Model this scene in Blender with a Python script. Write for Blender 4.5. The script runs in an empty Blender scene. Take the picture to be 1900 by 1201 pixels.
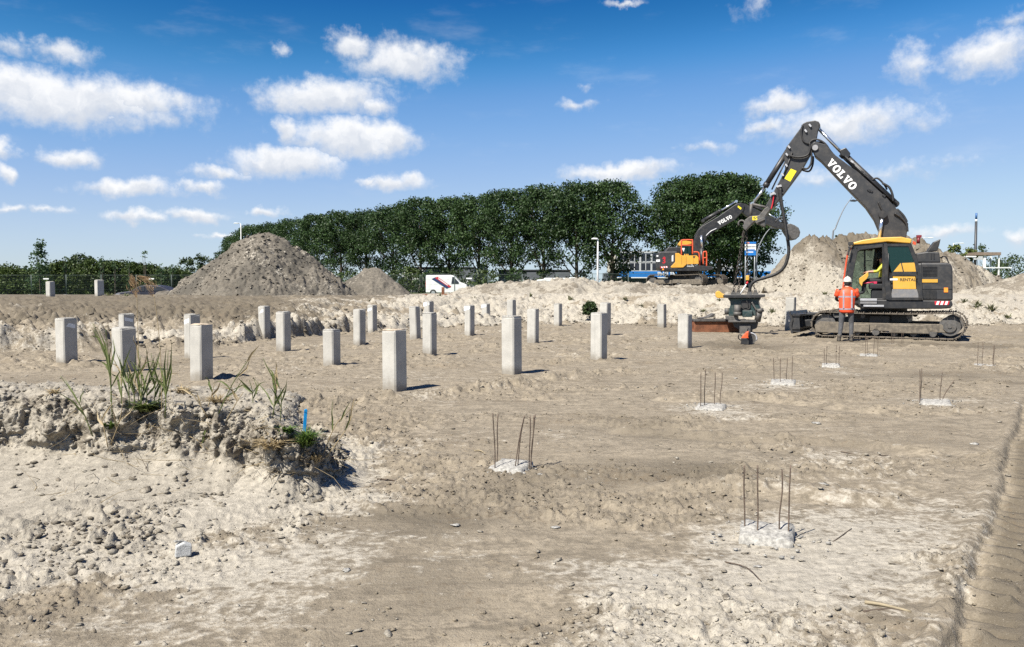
import bpy, bmesh, math, random
import numpy as np
from mathutils import Vector, Matrix, noise as mnoise
R = math.radians
random.seed(11)
rng = np.random.default_rng(7)
S = bpy.context.scene
COL = S.collection

# ------------------------------------------------------------------ camera
FPX, HOR, CX, CY, EYE = 1500.0, 534.0, 950.0, 600.5, 1.5
PITCH = math.atan((CY-HOR)/FPX)
cam_d = bpy.data.cameras.new('camera'); cam_d.sensor_width = 36.0
cam_d.lens = FPX/1900*36; cam_d.clip_start = 0.05; cam_d.clip_end = 6000
cam = bpy.data.objects.new('camera', cam_d); COL.objects.link(cam)
cam.location = (0, 0, EYE); cam.rotation_euler = (math.pi/2-PITCH, 0, 0)
S.camera = cam
_F = np.array([0, math.cos(PITCH), -math.sin(PITCH)]); _U = np.array([0, math.sin(PITCH), math.cos(PITCH)])
def ray(px, py):
    return _F + np.array([(px-CX)/FPX, 0, 0]) + _U*((CY-py)/FPX)
def G(px, py, z=0.0):                      # point on the level z
    d = ray(px, py); t = (z-EYE)/d[2]; return (d[0]*t, d[1]*t, z)
def P(px, py, Y):                          # point at the distance Y
    d = ray(px, py); t = Y/d[1]; return (d[0]*t, Y, EYE+d[2]*t)

# ------------------------------------------------------------------ sun, sky, exposure
SUN_EL = R(53); SUN_DIR = Vector((-0.70, -0.714, 0)).normalized()      # towards the sun, on the ground
sd = bpy.data.lights.new('sun', 'SUN'); sd.energy = 5.0; sd.angle = R(0.53); sd.color = (1.0, 0.955, 0.87)
sun = bpy.data.objects.new('sun', sd); COL.objects.link(sun)
to_sun = Vector((SUN_DIR.x*math.cos(SUN_EL), SUN_DIR.y*math.cos(SUN_EL), math.sin(SUN_EL)))
sun.rotation_euler = to_sun.to_track_quat('Z', 'Y').to_euler()
S.view_settings.view_transform = 'Standard'; S.view_settings.look = 'None'
S.view_settings.exposure = 1.0; S.view_settings.gamma = 1.0; S.view_settings.use_curve_mapping = False

W = bpy.data.worlds.new('World'); S.world = W; W.use_nodes = True
wt = W.node_tree; wt.nodes.clear()
class NT:
    def __init__(s, t): s.t = t
    def n(s, k, **kw):
        o = s.t.nodes.new(k)
        for a, v in kw.items(): setattr(o, a, v)
        return o
    def l(s, a, b): s.t.links.new(a, b)
    def put(s, i, v):
        if hasattr(v, 'is_output') or isinstance(v, bpy.types.NodeSocket): s.l(v, i)
        else: i.default_value = v
    def m(s, op, a, b=0.0, c=0.0, clamp=False):
        o = s.n('ShaderNodeMath', operation=op, use_clamp=clamp)
        for i, v in zip(o.inputs, (a, b, c)): s.put(i, v)
        return o.outputs[0]
    def v(s, op, a, b=None):
        o = s.n('ShaderNodeVectorMath', operation=op); s.put(o.inputs[0], a)
        if b is not None: s.put(o.inputs[1], b)
        return o.outputs['Value'] if op in ('LENGTH', 'DOT_PRODUCT') else o.outputs[0]
    def rng(s, v, a, b, c=0.0, d=1.0, smooth=True):
        o = s.n('ShaderNodeMapRange', interpolation_type='SMOOTHSTEP' if smooth else 'LINEAR')
        for i, x in zip(o.inputs, (v, a, b, c, d)): s.put(i, x)
        return o.outputs[0]
    def mix(s, f, a, b, blend='MIX'):
        o = s.n('ShaderNodeMix', data_type='RGBA', blend_type=blend)
        s.put(o.inputs[0], f)
        for i, x in ((6, a), (7, b)):
            s.put(o.inputs[i], x if isinstance(x, bpy.types.NodeSocket) else (*x[:3], 1))
        return o.outputs[2]
    def noise(s, vec, scale, detail=4, rough=.55, dist=0.0, col=False):
        o = s.n('ShaderNodeTexNoise'); s.put(o.inputs['Vector'], vec)
        o.inputs['Scale'].default_value = scale; o.inputs['Detail'].default_value = detail
        o.inputs['Roughness'].default_value = rough; o.inputs['Distortion'].default_value = dist
        return o.outputs['Color'] if col else o.outputs['Fac']
w = NT(wt)
wout = w.n('ShaderNodeOutputWorld'); bg = w.n('ShaderNodeBackground'); w.l(bg.outputs[0], wout.inputs[0])
sky = w.n('ShaderNodeTexSky', sky_type='NISHITA'); sky.sun_disc = False
sky.sun_elevation = SUN_EL; sky.sun_rotation = math.atan2(SUN_DIR.x, SUN_DIR.y)
sky.air_density = 1.0; sky.dust_density = 0.1; sky.ozone_density = 1.0; sky.altitude = 0
SKY_STRENGTH = 0.105
bg.inputs[1].default_value = SKY_STRENGTH
sc0 = w.v('MULTIPLY', sky.outputs[0], (SKY_STRENGTH,)*3)
cur = w.n('ShaderNodeRGBCurve'); w.l(sc0, cur.inputs['Color'])        # the photograph's saturated grade, the same all over the sky
for i, pts in enumerate((((0,0),(.15,.012),(.178,.022),(.26,.18),(.42,.38),(.67,.55),(1,.62)), ((0,0),(.25,.11),(.283,.165),(.39,.38),(.58,.56),(.8,.71),(1,.76)), ((0,0),(.40,.36),(.462,.47),(.578,.75),(.72,.85),(1,.92)))):
    c_ = cur.mapping.curves[i]
    while len(c_.points) < len(pts): c_.points.new(.5, .5)
    for q_, (a_, b_) in zip(c_.points, pts): q_.location = (a_, b_)
cur.mapping.update()
skycol = w.v('MULTIPLY', cur.outputs[0], (.50/SKY_STRENGTH,)*3)
# cumulus clouds, placed by direction: azimuth and elevation
tc = w.n('ShaderNodeTexCoord'); dirv = tc.outputs['Generated']
sx = w.n('ShaderNodeSeparateXYZ'); w.l(dirv, sx.inputs[0])
az = w.m('ARCTAN2', sx.outputs[0], sx.outputs[1]); el = w.m('ARCSINE', sx.outputs[2])
cmb = w.n('ShaderNodeCombineXYZ'); w.l(az, cmb.inputs[0]); w.l(el, cmb.inputs[1]); base_uv = cmb.outputs[0]
wn1 = w.v('SUBTRACT', w.noise(base_uv, 16, 3, .55, col=True), (.5, .5, .5))
wn2 = w.v('SUBTRACT', w.noise(base_uv, 60, 5, .62, col=True), (.5, .5, .5))
uv = w.v('ADD', w.v('ADD', base_uv, w.v('MULTIPLY', wn1, (.070, .030, 0))), w.v('MULTIPLY', wn2, (.026, .017, 0)))
CLOUDS = [(110,172,225,46,1),(250,178,95,30,.9),(40,160,120,40,1),(38,90,40,16,.5),(112,88,42,20,.6),(745,104,112,40,.85),(648,82,46,24,.8),(600,172,125,34,1),(690,192,42,18,.8),
 (650,250,128,36,1.1),(720,245,55,34,1),(540,235,26,26,.8),(525,292,112,30,1.05),(405,318,52,13,.8),(735,334,62,17,.8),(690,330,35,9,.7),(245,350,84,18,.95),(382,346,50,12,.8),
 (255,405,52,12,.9),(358,398,48,13,.85),(490,393,30,9,.8),(405,435,34,6,.7),(128,289,46,17,.75),(12,280,26,18,.85),(8,323,24,15,.85),(90,389,30,8,.5),(12,388,30,9,.6),(195,222,26,9,.5),
 (1560,224,155,34,.75),(1440,194,62,20,.75),(1430,235,40,14,.7),(1845,96,90,36,.85),(1690,112,38,40,.5),(1155,314,115,20,.9),(1068,192,42,11,.6),(1095,153,20,8,.4),(1310,272,46,11,.4),
 (1520,322,75,18,.4),(1645,316,80,18,.3),(1745,425,72,12,.6),(1892,436,30,14,.6),(1165,2,42,6,.6),(1395,12,34,16,.35),(520,88,18,12,.45),(700,150,60,16,.3),(1130,345,70,10,.5),
 (1780,296,40,10,.2),(1720,132,50,14,.3),(1880,35,40,14,.35)]
fld = None; loc_y = None
def azel(px, py):
    d = ray(px, py); d = d/np.linalg.norm(d); return math.atan2(d[0], d[1]), math.asin(d[2])
for cx_, cy_, rx_, ry_, wt_ in CLOUDS:
    a0, e0 = azel(cx_, cy_); rx = rx_*1.12/FPX; ry = ry_*1.18/FPX
    q = w.v('MULTIPLY', w.v('SUBTRACT', uv, (a0, e0-ry*.15, 0)), (1/rx, 1/ry, 0))
    k = w.m('MULTIPLY_ADD', w.v('LENGTH', q), -wt_, wt_)
    yy = w.n('ShaderNodeSeparateXYZ'); w.l(q, yy.inputs[0])
    if fld is None: fld, loc_y = k, yy.outputs[1]
    else:
        gt = w.m('GREATER_THAN', k, fld)
        mx = w.n('ShaderNodeMix', data_type='FLOAT'); w.l(gt, mx.inputs[0]); w.l(loc_y, mx.inputs[2]); w.l(yy.outputs[1], mx.inputs[3])
        loc_y = mx.outputs[0]; fld = w.m('MAXIMUM', k, fld)
# the same kind of cloud all round the rest of the sky
uv2 = w.v('MULTIPLY', uv, (1.0, 2.6, 1.0))
gen = w.m('MULTIPLY', w.m('SUBTRACT', w.noise(uv2, 4.2, 5, .5), .62), 5.0)
outside = w.rng(w.m('ABSOLUTE', az), R(36), R(44))
high = w.rng(el, R(25), R(31)); low_ok = w.rng(el, R(1), R(5))
gen = w.m('ADD', gen, w.m('MULTIPLY_ADD', w.m('MULTIPLY', w.m('MAXIMUM', outside, high), low_ok), 3.0, -3.0))
fld = w.m('MAXIMUM', fld, gen)
det = w.m('MULTIPLY', w.m('SUBTRACT', w.noise(base_uv, 55, 7, .6), .5), .95)
dens = w.m('ADD', fld, det)
alpha = w.m('MULTIPLY', w.rng(dens, -.06, .70), .94)
veil = w.m('MULTIPLY', w.rng(w.noise(w.v('MULTIPLY', base_uv, (1., 3.2, 1.)), 7, 5, .6), .52, .85), .16)
alpha = w.m('MAXIMUM', alpha, veil)
shade = w.rng(w.m('ADD', loc_y, w.m('MULTIPLY', w.m('SUBTRACT', w.noise(uv, 40, 4, .6), .5), 1.6)), -.5, .5)
ccol = w.mix(shade, (3.4, 3.6, 3.95), (4.95, 4.95, 4.95))
final = w.mix(alpha, skycol, ccol)
w.l(final, bg.inputs[0])
W.cycles.sampling_method = 'MANUAL'; W.cycles.sample_map_resolution = 256
S.cycles.use_denoising = False
try:
    S.cycles.denoiser = 'OPENIMAGEDENOISE'
except Exception: pass
S.cycles.max_bounces = 6; S.cycles.diffuse_bounces = 3; S.cycles.transparent_max_bounces = 8
S.cycles.sample_clamp_indirect = 6

# ------------------------------------------------------------------ helpers
def tag(o, label=None, cat=None, group=None, kind=None):
    for k, v in (('label', label), ('category', cat), ('group', group), ('kind', kind)):
        if v: o[k] = v
    return o
def empty(name, loc=(0,0,0), rz=0, label=None, cat=None, group=None, parent=None):
    o = bpy.data.objects.new(name, None); COL.objects.link(o); o.location = loc; o.rotation_euler = (0, 0, rz)
    o.empty_display_size = .2
    if parent: o.parent = parent
    return tag(o, label, cat, group)
def mesh_np(name, V, F, smooth=False):
    me = bpy.data.meshes.new(name); V = np.asarray(V, np.float32); F = np.asarray(F, np.int32)
    nf, k = F.shape
    me.vertices.add(len(V)); me.vertices.foreach_set('co', V.ravel())
    me.loops.add(nf*k); me.loops.foreach_set('vertex_index', F.ravel())
    me.polygons.add(nf); me.polygons.foreach_set('loop_start', np.arange(0, nf*k, k, dtype=np.int32))
    try: me.polygons.foreach_set('loop_total', np.full(nf, k, np.int32))
    except Exception: pass
    me.update(calc_edges=True)
    if smooth: me.polygons.foreach_set('use_smooth', np.ones(nf, bool))
    return me
def add_obj(name, me, mat=None, parent=None, loc=(0,0,0), rot=(0,0,0)):
    o = bpy.data.objects.new(name, me); COL.objects.link(o); o.location = loc; o.rotation_euler = rot
    if mat and not me.materials: me.materials.append(mat)
    if parent: o.parent = parent
    return o
class MB:
    def __init__(s): s.v = []; s.f = []; s.sm = []
    def add(s, vs, fs, smooth=False):
        b = len(s.v); s.v += [tuple(map(float, p)) for p in vs]
        s.f += [tuple(i+b for i in f) for f in fs]; s.sm += [smooth]*len(fs); return s
    def box(s, c, d, rot=None):
        hx, hy, hz = d[0]/2, d[1]/2, d[2]/2
        vs = [Vector((x, y, z)) for x in (-hx, hx) for y in (-hy, hy) for z in (-hz, hz)]
        if rot is not None:
            m = rot if isinstance(rot, Matrix) else Matrix.Rotation(rot[2], 3, 'Z') @ Matrix.Rotation(rot[1], 3, 'Y') @ Matrix.Rotation(rot[0], 3, 'X')
            vs = [m @ v for v in vs]
        c = Vector(c)
        return s.add([v+c for v in vs], [(0,1,3,2),(4,6,7,5),(0,4,5,1),(2,3,7,6),(0,2,6,4),(1,5,7,3)])
    def bb(s, x0, x1, y0, y1, z0, z1): return s.box(((x0+x1)/2, (y0+y1)/2, (z0+z1)/2), (abs(x1-x0), abs(y1-y0), abs(z1-z0)))
    def prism(s, poly, y0, y1):                 # outline in (x, z), thickness along y
        n = len(poly)
        vs = [(x, y0, z) for x, z in poly]+[(x, y1, z) for x, z in poly]
        a = sum(poly[i][0]*poly[(i+1)%n][1]-poly[(i+1)%n][0]*poly[i][1] for i in range(n))
        if (a > 0) != (y1 > y0): fr, bk = tuple(range(n-1,-1,-1)), tuple(range(n, 2*n))
        else: fr, bk = tuple(range(n)), tuple(range(2*n-1, n-1, -1))
        fr, bk = (fr, bk)
        return s.add(vs, [fr, bk]+[(i, (i+1)%n, n+(i+1)%n, n+i) for i in range(n)])
    def cyl(s, p0, p1, r0, r1=None, n=12, caps=True, smooth=True):
        p0, p1 = Vector(p0), Vector(p1); r1 = r0 if r1 is None else r1
        q = (p1-p0).to_track_quat('Z', 'Y'); vs = []
        for p, r in ((p0, r0), (p1, r1)):
            vs += [p+q @ Vector((r*math.cos(2*math.pi*i/n), r*math.sin(2*math.pi*i/n), 0)) for i in range(n)]
        s.add(vs, [(i, (i+1)%n, n+(i+1)%n, n+i) for i in range(n)], smooth)
        if caps:
            b = len(s.v)-2*n
            s.f += [tuple(b+i for i in range(n-1,-1,-1)), tuple(b+n+i for i in range(n))]; s.sm += [False, False]
        return s
    def tube(s, pts, r, n=6, sub=0, caps=True):
        pts = [Vector(p) for p in pts]
        if sub:
            o = []
            for i in range(len(pts)-1):
                a, b, c, d = pts[max(i-1,0)], pts[i], pts[i+1], pts[min(i+2, len(pts)-1)]
                for k in range(sub):
                    t = k/sub
                    o.append(.5*((2*b)+(c-a)*t+(2*a-5*b+4*c-d)*t*t+(3*b-a-3*c+d)*t**3))
            pts = o+[pts[-1]]
        m = len(pts); rs = r if hasattr(r, '__len__') else [r]*m
        if len(rs) != m: rs = [rs[0]+(rs[-1]-rs[0])*i/(m-1) for i in range(m)]
        vs = []; up = Vector((.31, .52, .79)).normalized()
        for i, p in enumerate(pts):
            t = (pts[min(i+1, m-1)]-pts[max(i-1, 0)])
            t = t.normalized() if t.length > 1e-9 else Vector((0,0,1))
            a = up-t*up.dot(t)
            if a.length < 1e-3: a = t.orthogonal()
            a.normalize(); b = t.cross(a)
            vs += [p+(a*math.cos(2*math.pi*k/n)+b*math.sin(2*math.pi*k/n))*rs[i] for k in range(n)]
        fs = [(i*n+k, i*n+(k+1)%n, (i+1)*n+(k+1)%n, (i+1)*n+k) for i in range(m-1) for k in range(n)]
        if caps: fs += [tuple(range(n-1,-1,-1)), tuple((m-1)*n+k for k in range(n))]
        return s.add(vs, fs, True)
    def loft(s, rings, caps=True):
        n = len(rings[0]); vs = [p for r in rings for p in r]; m = len(rings)
        fs = [(i*n+k, i*n+(k+1)%n, (i+1)*n+(k+1)%n, (i+1)*n+k) for i in range(m-1) for k in range(n)]
        if caps: fs += [tuple(range(n-1,-1,-1)), tuple((m-1)*n+k for k in range(n))]
        return s.add(vs, fs, True)
    def mesh(s, name):
        me = bpy.data.meshes.new(name); me.from_pydata(s.v, [], s.f); me.update()
        me.polygons.foreach_set('use_smooth', s.sm)
        return me
    def build(s, name, mat, parent=None, bevel=0, loc=(0,0,0), rot=(0,0,0), seg=2):
        o = add_obj(name, s.mesh(name), mat, parent, loc, rot)
        bm = bmesh.new(); bm.from_mesh(o.data); bmesh.ops.recalc_face_normals(bm, faces=bm.faces); bm.to_mesh(o.data); bm.free()
        if bevel:
            b = o.modifiers.new('bevel', 'BEVEL'); b.width = bevel; b.segments = seg; b.limit_method = 'ANGLE'; b.angle_limit = R(40)
        return o
def copy_tree(o, parent=None):
    c = o.copy(); COL.objects.link(c)
    if parent: c.parent = parent
    for ch in o.children: copy_tree(ch, c)
    return c

# ------------------------------------------------------------------ materials
def pm(name, base, rough=.6, var=.12, scale=6, metal=0, dust=0, dustcol=(.36,.30,.22), bump=0, bscale=40, spec=.5, trans=None, coat=0):
    m = bpy.data.materials.new(name); m.use_nodes = True; t = NT(m.node_tree)
    b = m.node_tree.nodes['Principled BSDF']; tcn = t.n('ShaderNodeTexCoord'); vec = tcn.outputs['Object']
    n1 = t.noise(vec, scale, 5, .6)
    dk = tuple(c*(1-var) for c in base); lt = tuple(min(1, c*(1+var)) for c in base)
    c = t.mix(t.rng(n1, .3, .7), dk, lt)
    rg = t.m('ADD', rough-.06, t.m('MULTIPLY', n1, .12))
    if dust:
        geo = t.n('ShaderNodeNewGeometry'); n2 = t.noise(vec, scale*2.3, 6, .65)
        sz = t.n('ShaderNodeSeparateXYZ'); t.l(geo.outputs['Normal'], sz.inputs[0])
        d = t.m('MULTIPLY', t.rng(t.m('ADD', n2, t.m('MULTIPLY', sz.outputs[2], .12)), .38, .78), dust)
        c = t.mix(d, c, dustcol); rg = t.m('ADD', rg, t.m('MULTIPLY', d, .3), clamp=True)
    t.l(c, b.inputs['Base Color']); t.l(rg, b.inputs['Roughness'])
    b.inputs['Metallic'].default_value = metal; b.inputs['Specular IOR Level'].default_value = spec
    if coat: b.inputs['Coat Weight'].default_value = coat
    if bump:
        bn = t.n('ShaderNodeBump'); bn.inputs['Strength'].default_value = bump; bn.inputs['Distance'].default_value = .01
        t.l(t.noise(vec, bscale, 5, .65), bn.inputs['Height']); t.l(bn.outputs[0], b.inputs['Normal'])
    return m
def leafmat(name, a, b_, rough=.55, scale=1.5, trans=.25):
    m = bpy.data.materials.new(name); m.use_nodes = True; t = NT(m.node_tree); nt = m.node_tree
    b = nt.nodes['Principled BSDF']; geo = t.n('ShaderNodeNewGeometry'); tcn = t.n('ShaderNodeTexCoord')
    oi = t.n('ShaderNodeObjectInfo')
    f = t.m('ADD', t.m('MULTIPLY', geo.outputs['Random Per Island'], .55), t.m('MULTIPLY', t.noise(tcn.outputs['Object'], scale, 3), .5))
    c = t.mix(t.rng(f, .2, .8), a, b_)
    c = t.mix(t.m('MULTIPLY', oi.outputs['Random'], .35), c, tuple(x*.72 for x in a))
    t.l(c, b.inputs['Base Color']); b.inputs['Roughness'].default_value = rough
    b.inputs['Specular IOR Level'].default_value = .3
    tr = t.n('ShaderNodeBsdfTranslucent'); t.l(c, tr.inputs[0]); mx = t.n('ShaderNodeMixShader'); mx.inputs[0].default_value = trans
    t.l(b.outputs[0], mx.inputs[1]); t.l(tr.outputs[0], mx.inputs[2]); t.l(mx.outputs[0], nt.nodes['Material Output'].inputs[0])
    return m
def glassmat(name, tint, alpha, rough=.05):
    m = bpy.data.materials.new(name); m.use_nodes = True; t = NT(m.node_tree); nt = m.node_tree
    b = nt.nodes['Principled BSDF']; tcn = t.n('ShaderNodeTexCoord')
    t.l(t.mix(t.noise(tcn.outputs['Object'], 3, 3), tuple(x*.8 for x in tint), tint), b.inputs['Base Color'])
    b.inputs['Roughness'].default_value = rough
    tp = t.n('ShaderNodeBsdfTransparent'); tp.inputs[0].default_value = (.75, .88, .82, 1)
    mx = t.n('ShaderNodeMixShader'); mx.inputs[0].default_value = alpha
    t.l(tp.outputs[0], mx.inputs[1]); t.l(b.outputs[0], mx.inputs[2]); t.l(mx.outputs[0], nt.nodes['Material Output'].inputs[0])
    return m

# earth: three soils mixed by the painted attribute "soil" (r = pale dry sand, g = damp dark, b = grass)
def earthmat(name, tan=(.222,.187,.138), pale=(.365,.330,.270), dark=(.104,.087,.063), grass=(.075,.105,.03), fine=1.0, bstr=.7, far=False):
    m = bpy.data.materials.new(name); m.use_nodes = True; t = NT(m.node_tree); nt = m.node_tree
    b = nt.nodes['Principled BSDF']; tcn = t.n('ShaderNodeTexCoord'); vec = tcn.outputs['Object']
    at = t.n('ShaderNodeAttribute', attribute_name='soil'); sp = t.n('ShaderNodeSeparateColor'); t.l(at.outputs['Color'], sp.inputs[0])
    nA = t.noise(vec, .9, 6, .62); nB = t.noise(vec, 5.5, 6, .68, .3); nC = t.noise(vec, 22*fine, 6, .72); nD = t.noise(vec, 110*fine, 3, .6)
    st = t.noise(t.v('MULTIPLY', vec, (.55, 2.0, 1)), 3.2, 6, .66, .5)
    k1 = t.m('ADD', t.m('MULTIPLY', t.m('SUBTRACT', nB, .5), 1.3), t.m('ADD', t.m('MULTIPLY', t.m('SUBTRACT', nC, .5), 1.1), t.m('MULTIPLY', t.m('SUBTRACT', nA, .5), .8)))
    c = t.mix(t.rng(t.m('ADD', nB, t.m('MULTIPLY', t.m('SUBTRACT', nC, .5), 1.0)), .25, .75), tuple(x*.68 for x in tan), tuple(x*1.22 for x in tan))
    c = t.mix(t.m('MULTIPLY', t.rng(t.m('ADD', st, t.m('MULTIPLY', t.m('SUBTRACT', nC, .5), .5)), .52, .68), .55), c, tuple(x*1.42 for x in tan))
    s2 = t.noise(t.v('MULTIPLY', vec, (.35, 2.4, 1)), 3.0, 6, .70, .8)
    c = t.mix(t.m('MULTIPLY', t.rng(t.m('ADD', s2, t.m('MULTIPLY', t.m('SUBTRACT', nC, .5), .35)), .54, .66), .5), c, dark)
    gd = t.rng(t.m('ADD', sp.outputs[1], t.m('MULTIPLY', k1, .7)), .35, .75)
    c = t.mix(t.m('MULTIPLY', gd, .85), c, dark)
    ps = t.rng(t.m('ADD', sp.outputs[0], t.m('MULTIPLY', k1, .85)), .36, .66)
    c = t.mix(t.m('MULTIPLY', t.rng(t.m('ADD', nC, t.m('MULTIPLY', t.m('SUBTRACT', nA, .5), .8)), .56, .70), .55), c, tuple(a*b for a, b in zip(tan, (.62, .56, .50))))
    pc = t.mix(t.rng(nC, .3, .7), tuple(x*.66 for x in pale), tuple(min(1, x*1.12) for x in pale))
    pc = t.mix(t.m('MULTIPLY', t.rng(nB, .50, .34), .45), pc, tuple(x*.62 for x in pale))
    c = t.mix(ps, c, pc)
    gg = t.rng(t.m('ADD', sp.outputs[2], t.m('MULTIPLY', k1, .4)), .4, .6)
    gc = t.mix(nB, tuple(x*.6 for x in grass), tuple(x*1.4 for x in grass)); c = t.mix(gg, c, gc)
    c = t.mix(t.m('MULTIPLY', t.rng(nD, .60, .74), .35), c, tuple(min(1, x*1.25) for x in pale))
    c = t.mix(t.m('MULTIPLY', t.rng(nD, .40, .28), .45), c, dark)
    t.l(c, b.inputs['Base Color']); b.inputs['Roughness'].default_value = .92; b.inputs['Specular IOR Level'].default_value = .18
    b1 = t.n('ShaderNodeBump'); b1.inputs['Strength'].default_value = bstr; b1.inputs['Distance'].default_value = .03
    hgt = t.m('ADD', t.m('MULTIPLY', nC, .8), t.m('ADD', t.m('MULTIPLY', nD, .35), t.m('MULTIPLY', nB, .8)))
    t.l(hgt, b1.inputs['Height']); t.l(b1.outputs[0], b.inputs['Normal'])
    return m
EARTH = earthmat('pit_earth'); SAND = earthmat('loose_sand', tan=(.176,.152,.118), pale=(.315,.283,.229), fine=.8)
HEAP = earthmat('heap_soil', tan=(.138,.122,.098), dark=(.074,.067,.055), fine=.5, bstr=.9)

# ------------------------------------------------------------------ numpy noise
def _h(ix, iy, iz, seed):
    h = (ix.astype(np.int64)*374761393+iy.astype(np.int64)*668265263+iz*2246822519+seed*3266489917) & 0xffffffff
    h = ((h ^ (h >> 13))*1274126177) & 0xffffffff
    return ((h ^ (h >> 16)) & 0xffff)/65535.0
def vn2(x, y, seed=0):
    fx, fy = np.floor(x), np.floor(y); u, v = x-fx, y-fy
    ix, iy = fx.astype(np.int64), fy.astype(np.int64)
    u = u*u*u*(u*(u*6-15)+10); v = v*v*v*(v*(v*6-15)+10)
    a = _h(ix, iy, 0, seed); b = _h(ix+1, iy, 0, seed); c = _h(ix, iy+1, 0, seed); d = _h(ix+1, iy+1, 0, seed)
    return (a+(b-a)*u)*(1-v)+(c+(d-c)*u)*v
def fbm(x, y, s, o=4, seed=0, g=.5):                       # about -0.5 .. 0.5
    x = np.asarray(x, float)/s; y = np.asarray(y, float)/s; r = 0; a = 1; t = 0
    for i in range(o):
        cs, sn = math.cos(i*1.1+.4), math.sin(i*1.1+.4)
        r = r+a*(vn2((x*cs-y*sn)+i*17.3, (x*sn+y*cs)-i*9.1, seed+i)-.5); t += a; a *= g; x = x*2.03; y = y*2.03
    return r/t*1.6
def vn3(x, y, z, seed=0):
    f = [np.floor(q) for q in (x, y, z)]; u = [q-g for q, g in zip((x, y, z), f)]; i = [g.astype(np.int64) for g in f]
    u = [q*q*(3-2*q) for q in u]; r = 0
    for dx in (0, 1):
        for dy in (0, 1):
            for dz in (0, 1):
                wgt = (u[0] if dx else 1-u[0])*(u[1] if dy else 1-u[1])*(u[2] if dz else 1-u[2])
                r = r+wgt*_h(i[0]+dx, i[1]+dy, (i[2]+dz), seed)
    return r
def fbm3(x, y, z, s, o=4, seed=0, g=.5):
    r = 0; a = 1; t = 0
    for i in range(o):
        k = 2.03**i/s; r = r+a*(vn3(x*k+i*7.7, y*k-i*3.1, z*k+i*5.3, seed+i)-.5); t += a; a *= g
    return r/t*1.6
def crumb(x, y, s, seed=0, pw=2.0):
    """angular crumbs: cells with flat tops, gaps between, random heights 0..1"""
    x = np.asarray(x, float)/s; y = np.asarray(y, float)/s; ix, iy = np.floor(x).astype(np.int64), np.floor(y).astype(np.int64)
    f1 = np.full(x.shape, 9.0); f2 = np.full(x.shape, 9.0); rv = np.zeros(x.shape)
    for dx in (-1, 0, 1):
        for dy in (-1, 0, 1):
            jx, jy = ix+dx, iy+dy; d = np.hypot(jx+_h(jx, jy, 1, seed)-x, jy+_h(jx, jy, 2, seed)-y); c = _h(jx, jy, 3, seed); n = d < f1
            f2 = np.where(n, f1, np.minimum(f2, d)); rv = np.where(n, c, rv); f1 = np.where(n, d, f1)
    return rv**pw*np.clip((f2-f1)*2.4, 0, 1)
def sstep(x, a, b):
    t = np.clip((x-a)/(b-a), 0, 1); return t*t*(3-2*t)
# ------------------------------------------------------------------ the lie of the land
BX = np.array([-40,-16,-11.8,-9.9,-7.35,-6.1,-3.8,-2.1,2,6,10.2,13.4,19.8,30,60.])
BY = np.array([15.5,17.2,18.6,19.7,21.2,25.6,28.6,31.4,33.6,32,31.2,31,32.6,34,36.])
TL = [((-7.,3.2),(-8.2,6.2),.66),((-5.,3.3),(-6.0,6.2),.66),((-3.2,3.5),(-4.2,6.1),.66),((-2.47,3.9),(-3.3,6.04),.65),((-2.2,4.3),(-2.79,5.97),.64),((-1.95,4.85),(-2.19,5.95),.60),((-1.66,5.1),(-1.72,5.62),.55),
      ((-1.38,5.4),(-1.50,5.80),.42),((-1.2,5.85),(-1.38,6.1),.31),((-1.15,6.4),(-1.48,6.6),.25),((-1.3,7.2),(-1.75,7.15),.25),((-2.0,8.2),(-2.3,7.8),.29),((-3.6,9.2),(-3.7,8.7),.27),((-6.,9.7),(-6.,9.2),.25)]
TOE = [(-14,3.2)]+[t[0] for t in TL]+[(-14,9.7)]; LIP = [(-14,6.2)]+[t[1] for t in TL]+[(-14,9.2)]
def polydist(x, y, poly):
    d = np.full(np.shape(x), 1e9); inside = np.zeros(np.shape(x), bool); n = len(poly)
    for i in range(n):
        (x0, y0), (x1, y1) = poly[i], poly[(i+1) % n]; ex, ey = x1-x0, y1-y0
        t = np.clip(((x-x0)*ex+(y-y0)*ey)/(ex*ex+ey*ey), 0, 1)
        d = np.minimum(d, np.hypot(x-x0-t*ex, y-y0-t*ey))
        c = ((y0 > y) != (y1 > y)); xi = x0+(y-y0)*ex/(ey if abs(ey) > 1e-9 else 1e-9)
        inside ^= c & (x < xi)
    return np.where(inside, d, -d)
TRK0, TRKD = np.array([1.86, 3.38]), np.array([.557, .8305])
def track_st(x, y):
    a = (x-TRK0[0])*TRKD[0]+(y-TRK0[1])*TRKD[1]; s = (x-TRK0[0])*TRKD[1]-(y-TRK0[1])*TRKD[0]
    s = s+.02*np.sin(a*1.6+.4)-.012*np.maximum(a-6, 0)**2*.3
    return a, s
BERM = [G(560,760), G(640,752), G(760,742), G(900,728), G(1000,712), G(1150,694)]
def segdist(x, y, pts):
    d = np.full(np.shape(x), 1e9)
    for (x0, y0, _), (x1, y1, _) in zip(pts[:-1], pts[1:]):
        ex, ey = x1-x0, y1-y0; t = np.clip(((x-x0)*ex+(y-y0)*ey)/(ex*ex+ey*ey), 0, 1)
        d = np.minimum(d, np.hypot(x-x0-t*ex, y-y0-t*ey))
    return d
FURROWS = [[G(1160,800), G(1330,812), G(1560,822), G(1720,842)], [G(1200,905), G(1330,905), G(1640,925)], [G(1280,640), G(1390,628), G(1450,620)], [G(1290,652), G(1380,642)],
           [G(1240,742), G(1400,738), G(1650,770)], [G(1080,650), G(1180,628)]]
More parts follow.
